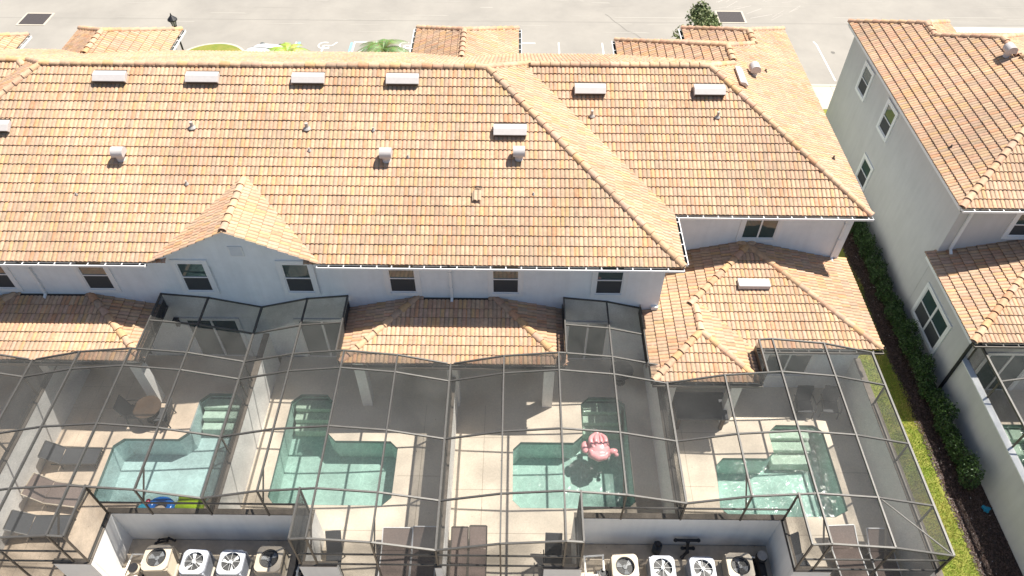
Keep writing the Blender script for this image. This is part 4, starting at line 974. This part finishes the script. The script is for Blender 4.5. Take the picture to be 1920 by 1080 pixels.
# ================================================================== patio furniture
def lounger(m_, label, loc, rz_, w=.62, back=.5, frame=M['black'], name='sun_lounger', cat='sun lounger', group='loungers on the patios'):
    t = thing(name, label, cat, loc, group, rz_, local=True)
    L = 1.25; hx = w/2; bl = .72; bx, bz = -bl*math.cos(back), bl*math.sin(back)   # seat along +x, back rises towards -x
    def slab(p, q, th=.03):
        b = MB(); n = 10
        for i in range(n):
            a = Vector(p).lerp(Vector(q), i/n); c = Vector(p).lerp(Vector(q), (i+1)/n); s0 = -.012*math.sin(math.pi*i/n); s1 = -.012*math.sin(math.pi*(i+1)/n)
            up = (Vector(q)-Vector(p)).cross(Vector((0,1,0))).normalized(); up = -up if up.z < 0 else up
            vs = [a+Vector((0,-hx,0))+up*s0, a+Vector((0,hx,0))+up*s0, c+Vector((0,hx,0))+up*s1, c+Vector((0,-hx,0))+up*s1]; vs += [v-up*th for v in vs]
            b.add(vs, [(0,3,2,1),(4,5,6,7),(0,1,5,4),(1,2,6,5),(2,3,7,6),(3,0,4,7)])
        return b
    slab((0,0,.36),(L,0,.34)).build('seat', m_, t); slab((-.01,0,.37),(bx,0,.37+bz)).build('backrest', m_, t)
    f = MB()
    for s in (-1,1):
        y = s*(hx+.015); f.beam((-.3,y,.33),(L+.02,y,.33),.035,.05); f.beam((0,y,.36),(bx,y,.37+bz),.03,.035)
    f.beam((L+.02,-hx,.33),(L+.02,hx,.33),.035,.05); f.beam((bx,-hx,.37+bz),(bx,hx,.37+bz),.03,.035); f.build('frame', frame, t)
    for x in (.02, L-.12):
        for s in (-1,1): MB().beam((x,s*(hx+.01),.33),(x+(.05 if x > .5 else -.05),s*(hx+.01),0),.035,.035).build('leg', frame, t)
    return t
lounger(M['sling'], 'dark grey sling lounger, farthest up in the leftmost pool patio', (-16.05,13.45,0), .02, .62, .75, M['alu'])
lounger(M['sling'], 'dark grey sling lounger nearest the left bottom corner of the photo', (-16.0,10.85,0), .02, .66, .6, M['alu'])
def chair(m_, label, loc, rz_, frame, back=1.15, w=.58, arms=True, d=.52, bl=.72):
    t = thing('patio_chair', label, 'chair', loc, 'single chairs on the patios', rz_, local=True)
    s = MB().box(0,d,-w/2,w/2,.38,.42); s.build('seat', m_, t, bevel=.01)
    bx, bz = -bl*math.cos(back), bl*math.sin(back); b = MB(); b.beam((0,0,.40),(bx,0,.40+bz),w,.035,up=(0,1,0)); 
    b = MB(); b.add([(0,-w/2,.40),(0,w/2,.40),(bx,w/2,.4+bz),(bx,-w/2,.4+bz),(-.035,-w/2,.38),(-.035,w/2,.38),(bx-.035,w/2,.38+bz),(bx-.035,-w/2,.38+bz)], [(0,1,2,3),(7,6,5,4),(0,4,5,1),(1,5,6,2),(2,6,7,3),(3,7,4,0)]); b.build('backrest', m_, t)
    f = MB()
    if arms:
        for q in (-1,1):
            y = q*(w/2+.04); pts = [(-.12,y,.62),(.1,y,.66),(.35,y,.66),(.5,y,.60),(.53,y,.42)]; f.tube(pts, .018, 7)
    f.build('arm', frame, t) if arms else None
    for x in (.03,d-.04):
        for q in (-1,1): MB().beam((x,q*(w/2+.02),.4),(x+(.04 if x > .2 else -.06),q*(w/2+.03),0),.03,.03).build('leg', frame, t)
    return t
lounger(M['taupe'], 'taupe sling lounger with rounded arms between the two dark grey ones', (-15.95,12.05,0), -.12, .78, .7, M['beige'])
chair(M['sling'], 'black high-backed chair by the left bay wall, seen through the second cage', (-5.75,10.0,0), -1.5, M['black'], .9, .5, False, .6, .75)
chair(M['sling'], 'black high-backed chair by the wall stub left of the right bay', (1.35,9.95,0), -1.6, M['black'], .9, .55, True, .6, .8)
chair(M['sling'], 'black folding chair inside the right cage next to the bay wall', (9.3,10.1,0), -1.2, M['black'], .9, .36, False, .55, .75)
lounger(M['taupe'], 'wide taupe lounger left of the middle wall, its back raised', (-3.75,10.1,0), -math.pi/2, .95, .35, M['white'])
lounger(M['taupe'], 'wide taupe lounger touching the left side of the middle wall', (-2.85,10.15,0), -math.pi/2, .75, .5, M['white'])
lounger(M['taupe'], 'slatted taupe lounger touching the right side of the middle wall', (-1.7,10.15,0), -math.pi/2, .52, .42, M['bronze'])
lounger(M['taupe'], 'slatted taupe lounger second from the middle wall, in the pink float patio', (-1.1,10.2,0), -math.pi/2, .54, .42, M['bronze'])
lounger(M['taupe'], 'taupe lounger with white frame, left one in the right bottom corner', (10.95,10.35,0), -math.pi/2+.05, .85, .35, M['white'])
lounger(M['taupe'], 'taupe lounger with white frame nearest the outer wall', (12.1,10.25,0), -math.pi/2, .75, .4, M['white'])
def table(label, loc, r, h, m_, leg, rect=None, group='tables on the patios'):
    t = thing('patio_table', label, 'table', loc, group); x, y, _ = loc
    if rect: 
        a, b_ = rect; MB().box(x-a,x+a,y-b_,y+b_,h-.1,h).build('tabletop', m_, t, bevel=.03)
        MB().box(x-a+.12,x+a-.12,y-b_+.12,y+b_-.12,h-.25,h-.1).build('apron', leg, t)
        for sx in (-1,1):
            for sy in (-1,1): MB().box(x+sx*(a-.14)-.06,x+sx*(a-.14)+.06,y+sy*(b_-.14)-.06,y+sy*(b_-.14)+.06,0,h-.1).build('leg', leg, t)
    else:
        MB().tube([(x,y,h-.04),(x,y,h)], r, 30).build('tabletop', m_, t); MB().tube([(x,y,0),(x,y,.04),(x,y,h-.04)],[r*.5,.05,.05],16).build('pedestal', leg, t)
table('large dark games table under the right lower roof', (6.95,15.55,0), 0, .85, M['sling'], M['wood'], (.95,.6))
table('round wooden table in the shade of the leftmost patio', (-13.55,15.3,0), .5, .74, M['wood'], M['black'])
table('round dark table in the narrow bay right of the third sliding door', (4.2,17.2,0), .45, .74, M['sling'], M['black'])
for k, (x, y, rz_, lab) in enumerate(((-14.35,15.3,0,'dark chair left of the round wooden table'),(-12.8,15.2,math.pi,'dark chair right of the round wooden table'),
     (11.0,16.1,-1.57,'dark wicker seat by the window of the right patio, left one'),(12.0,16.1,-1.7,'dark wicker seat by the window of the right patio, right one'))):
    chair(M['sling'], lab, (x,y,0), rz_, M['black'], 1.3, .6, True)
# floats
t = thing('swim_ring', 'bright blue inflatable ring lying at the pool edge with red trim', 'pool float', (-12.0,11.2,0))
MB().torus((-12.05,11.66,.12), .31, .13, 1.1, .85).build('ring', M['blue'], t, smooth=True)
MB().ell((-12.6,11.6,.12),(.24,.2,.12)).build('cushion', M['cyan'], t, smooth=True); MB().ell((-12.5,11.8,.2),(.09,.12,.09)).build('handle', M['red'], t, smooth=True)
t = thing('air_mattress', 'lime green inflatable mattress at the pool edge', 'pool float', (-11.15,11.3,0)); b = MB()
for k in range(5): b.tube([(-11.6+k*.03,11.4+k*.14,.1),(-11.5,11.4+k*.14,.12),(-10.75,11.4+k*.14,.12),(-10.65,11.4+k*.14,.1)],[.05,.085,.085,.05],10)
b.build('body', M['lime'], t, smooth=True); MB().tube([(-10.65,11.35,.16),(-10.65,12.0,.16)],.1,10).build('pillow', M['lime'], t, smooth=True)
t = thing('inflatable', 'large pink inflatable animal floating on the third pool', 'pool float', (3.15,14.2,-.1)); z = -.03
b = MB(); b.ell((3.15,14.25,z+.12),(.42,.5,.24),24,14)
b.ell((3.15,13.9,z+.1),(.42,.22,.2),20,10); b.build('body', M['pink'], t, smooth=True)
b = MB()
for k, (xo, r_) in enumerate(((-.26,.09),(-.10,.075),(.07,.05),(.22,.085))):
    pts = []
    for q in range(9):
        u = q/8; yy = 14.68-.62*u; wq = math.sin(math.pi*(.12+.7*u)); pts.append((3.15+xo*wq*1.15, yy, z+.14+.25*math.sin(math.pi*(.1+.72*u))*(1-abs(xo)*.9)))
    b.tube(pts, [r_*(.5+.5*math.sin(math.pi*(.1+.8*q/8))) for q in range(9)], 10)
b.build('fold', M['pink'], t, smooth=True)
MB().tube([(2.84,14.05,z+.14),(2.92,13.82,z+.17),(3.12,13.72,z+.19),(3.34,13.78,z+.18),(3.5,13.98,z+.14)],[.1,.14,.16,.14,.09],12).build('collar', M['pink'], t, smooth=True)
MB().ell((2.66,14.2,z+.08),(.15,.25,.13)).build('wing', M['pink'], t, smooth=True)
MB().ell((3.68,14.05,z+.08),(.17,.12,.1)).build('wing', M['pink'], t, smooth=True)
MB().ell((3.78,13.88,z+.12),(.08,.08,.08)).build('valve', M['pink'], t, smooth=True)
MB().ell((3.12,14.8,z+.08),(.11,.16,.1)).build('tail', M['pink'], t, smooth=True)
MB().ell((2.86,14.12,z+.335),(.022,.03,.012)).build('eye', M['black'], t)
# small things
t = MB(); t.prism([(16.38+.17*math.cos(a)*(.7+.3*math.cos(3*a)),11.95+.15*math.sin(a)*(.75+.25*math.sin(4*a))) for a in [2*math.pi*i/20 for i in range(20)]], -.02, .06)
tag(t.build('toy_scrap', M['toy'], bevel=.01), 'small blue plastic scrap on the dark mulch', 'litter')
bush('potted_plant', 'small green cactus-like plant behind the left bay wall', 'plant', (-13.6,10.0), .16, .5, 500, .06, [(.03,.09,.03),(.05,.12,.04)], .05, 21, 5)

# ================================================================== street furniture
t = thing('street_lamp', 'black street lamp with lantern head standing beyond the left rear roof', 'lamp post', (-18.25,37,0)); x, y = -18.25, 37.0
MB().tube([(x,y,0),(x,y,.15),(x,y,.6),(x,y,.65),(x,y,4.25)],[.16,.15,.09,.06,.045],14).build('post', M['black'], t, smooth=True)
MB().tube([(x,y,4.25),(x,y,4.6)],[.1,.17],6).build('lantern', M['pipe'], t)
b = MB(); b.tube([(x,y,4.25),(x,y,4.3)],[.12,.12],6)
for k in range(6): a = k*math.pi/3; b.beam((x+.1*math.cos(a),y+.1*math.sin(a),4.25),(x+.18*math.cos(a),y+.18*math.sin(a),4.62),.02,.02)
b.tube([(x,y,4.6),(x,y,4.66),(x,y,4.82),(x,y,4.86),(x,y,5.0)],[.25,.25,.09,.05,.012],12); b.build('cap', M['black'], t)
# parked car seen over the ridge, nose to the street
def car(label, cx, y0, rz_):
    t = thing('parked_car', label, 'car', (cx,y0,0), rz=rz_, local=True); Lc = 4.5
    PY = [0,.12,.35,.8,1.3,1.9,2.5,2.75,3.3,3.45,3.9,4.2,4.4,4.5]; PZ = [.62,.86,.98,1.22,1.40,1.45,1.42,1.35,1.06,.99,.90,.80,.66,.52]
    def Z(y, f):      # f = -1..1 across the car
        z = float(np.interp(y, PY, PZ)); cab = max(0, z-.95)
        return .0+min(z, .98)*(1-.10*abs(f)**4)+cab*(1-.55*abs(f)**5 if abs(f) < .86 else max(0, 1-.55*.47-(abs(f)-.86)*4))
    def Wd(y):
        q = abs(2*y/Lc-1); return .91*(1-.42*q**7-.04*q*q)
    b = MB(); ny, nx = 40, 20; vs = []; fs = []
    for i in range(ny+1):
        y = Lc*i/ny
        for k in range(nx+1):
            f = -1+2*k/nx; vs.append((f*Wd(y), y, Z(y, f)))
    n0 = len(vs); W_ = nx+1
    fs = [(i*W_+k, i*W_+k+1, (i+1)*W_+k+1, (i+1)*W_+k) for i in range(ny) for k in range(nx)]
    edge = [k for k in range(W_)]+[i*W_+nx for i in range(1,ny+1)]+[ny*W_+k for k in range(nx-1,-1,-1)]+[i*W_ for i in range(ny-1,0,-1)]
    for e_ in edge: x_, y_, _z = vs[e_]; vs.append((x_*1.02, y_, .28))
    m_ = len(edge); fs += [(edge[k], n0+k, n0+(k+1)%m_, edge[(k+1)%m_]) for k in range(m_)]
    b.add(vs, fs); b.build('body', M['carpaint'], t, smooth=True)
    def patch(name, ya, yb, fa, fb, m2, lift=.008):
        p = MB(); vs = []; a, c_ = 8, 10
        for i in range(a+1):
            y = ya+(yb-ya)*i/a
            for k in range(c_+1): f = fa+(fb-fa)*k/c_; vs.append((f*Wd(y), y, Z(y, f)+lift))
        p.add(vs, [(i*(c_+1)+k, i*(c_+1)+k+1, (i+1)*(c_+1)+k+1, (i+1)*(c_+1)+k) for i in range(a) for k in range(c_)]); return p.build(name, m2, t, smooth=True)
    patch('windscreen', 2.62, 3.36, -.80, .80, M['glass']); patch('rear_window', .5, 1.15, -.72, .72, M['glass'])
    for sg in (-1,1):
        q = MB(); q.add([(sg*.86,1.0,1.0),(sg*.87,3.1,1.0),(sg*.79,2.6,1.27),(sg*.79,1.35,1.27)], [(0,1,2,3)]); q.build('side_window', M['glass'], t)
        for yy in (.85,3.6):
            wv = MB().tube([(sg*.70,yy,.32),(sg*.925,yy,.32)],.32,20).build('wheel', M['rubber'], t); MB().tube([(sg*.925,yy,.32),(sg*.93,yy,.32)],.2,14).build('rim', M['gray'], wv)
        MB().ell((sg*.58,4.33,.70),(.16,.08,.07)).build('headlight', M['glass'], t); MB().ell((sg*.6,.06,.74),(.15,.05,.07)).build('tail_light', M['red'], t)
        MB().ell((sg*1.0,2.85,.98),(.1,.06,.06)).build('mirror', M['carpaint'], t)
car('white parked car showing just above the ridge beside the grass island', -15.45, 37.25, -.12)
bpy.context.view_layer.update()
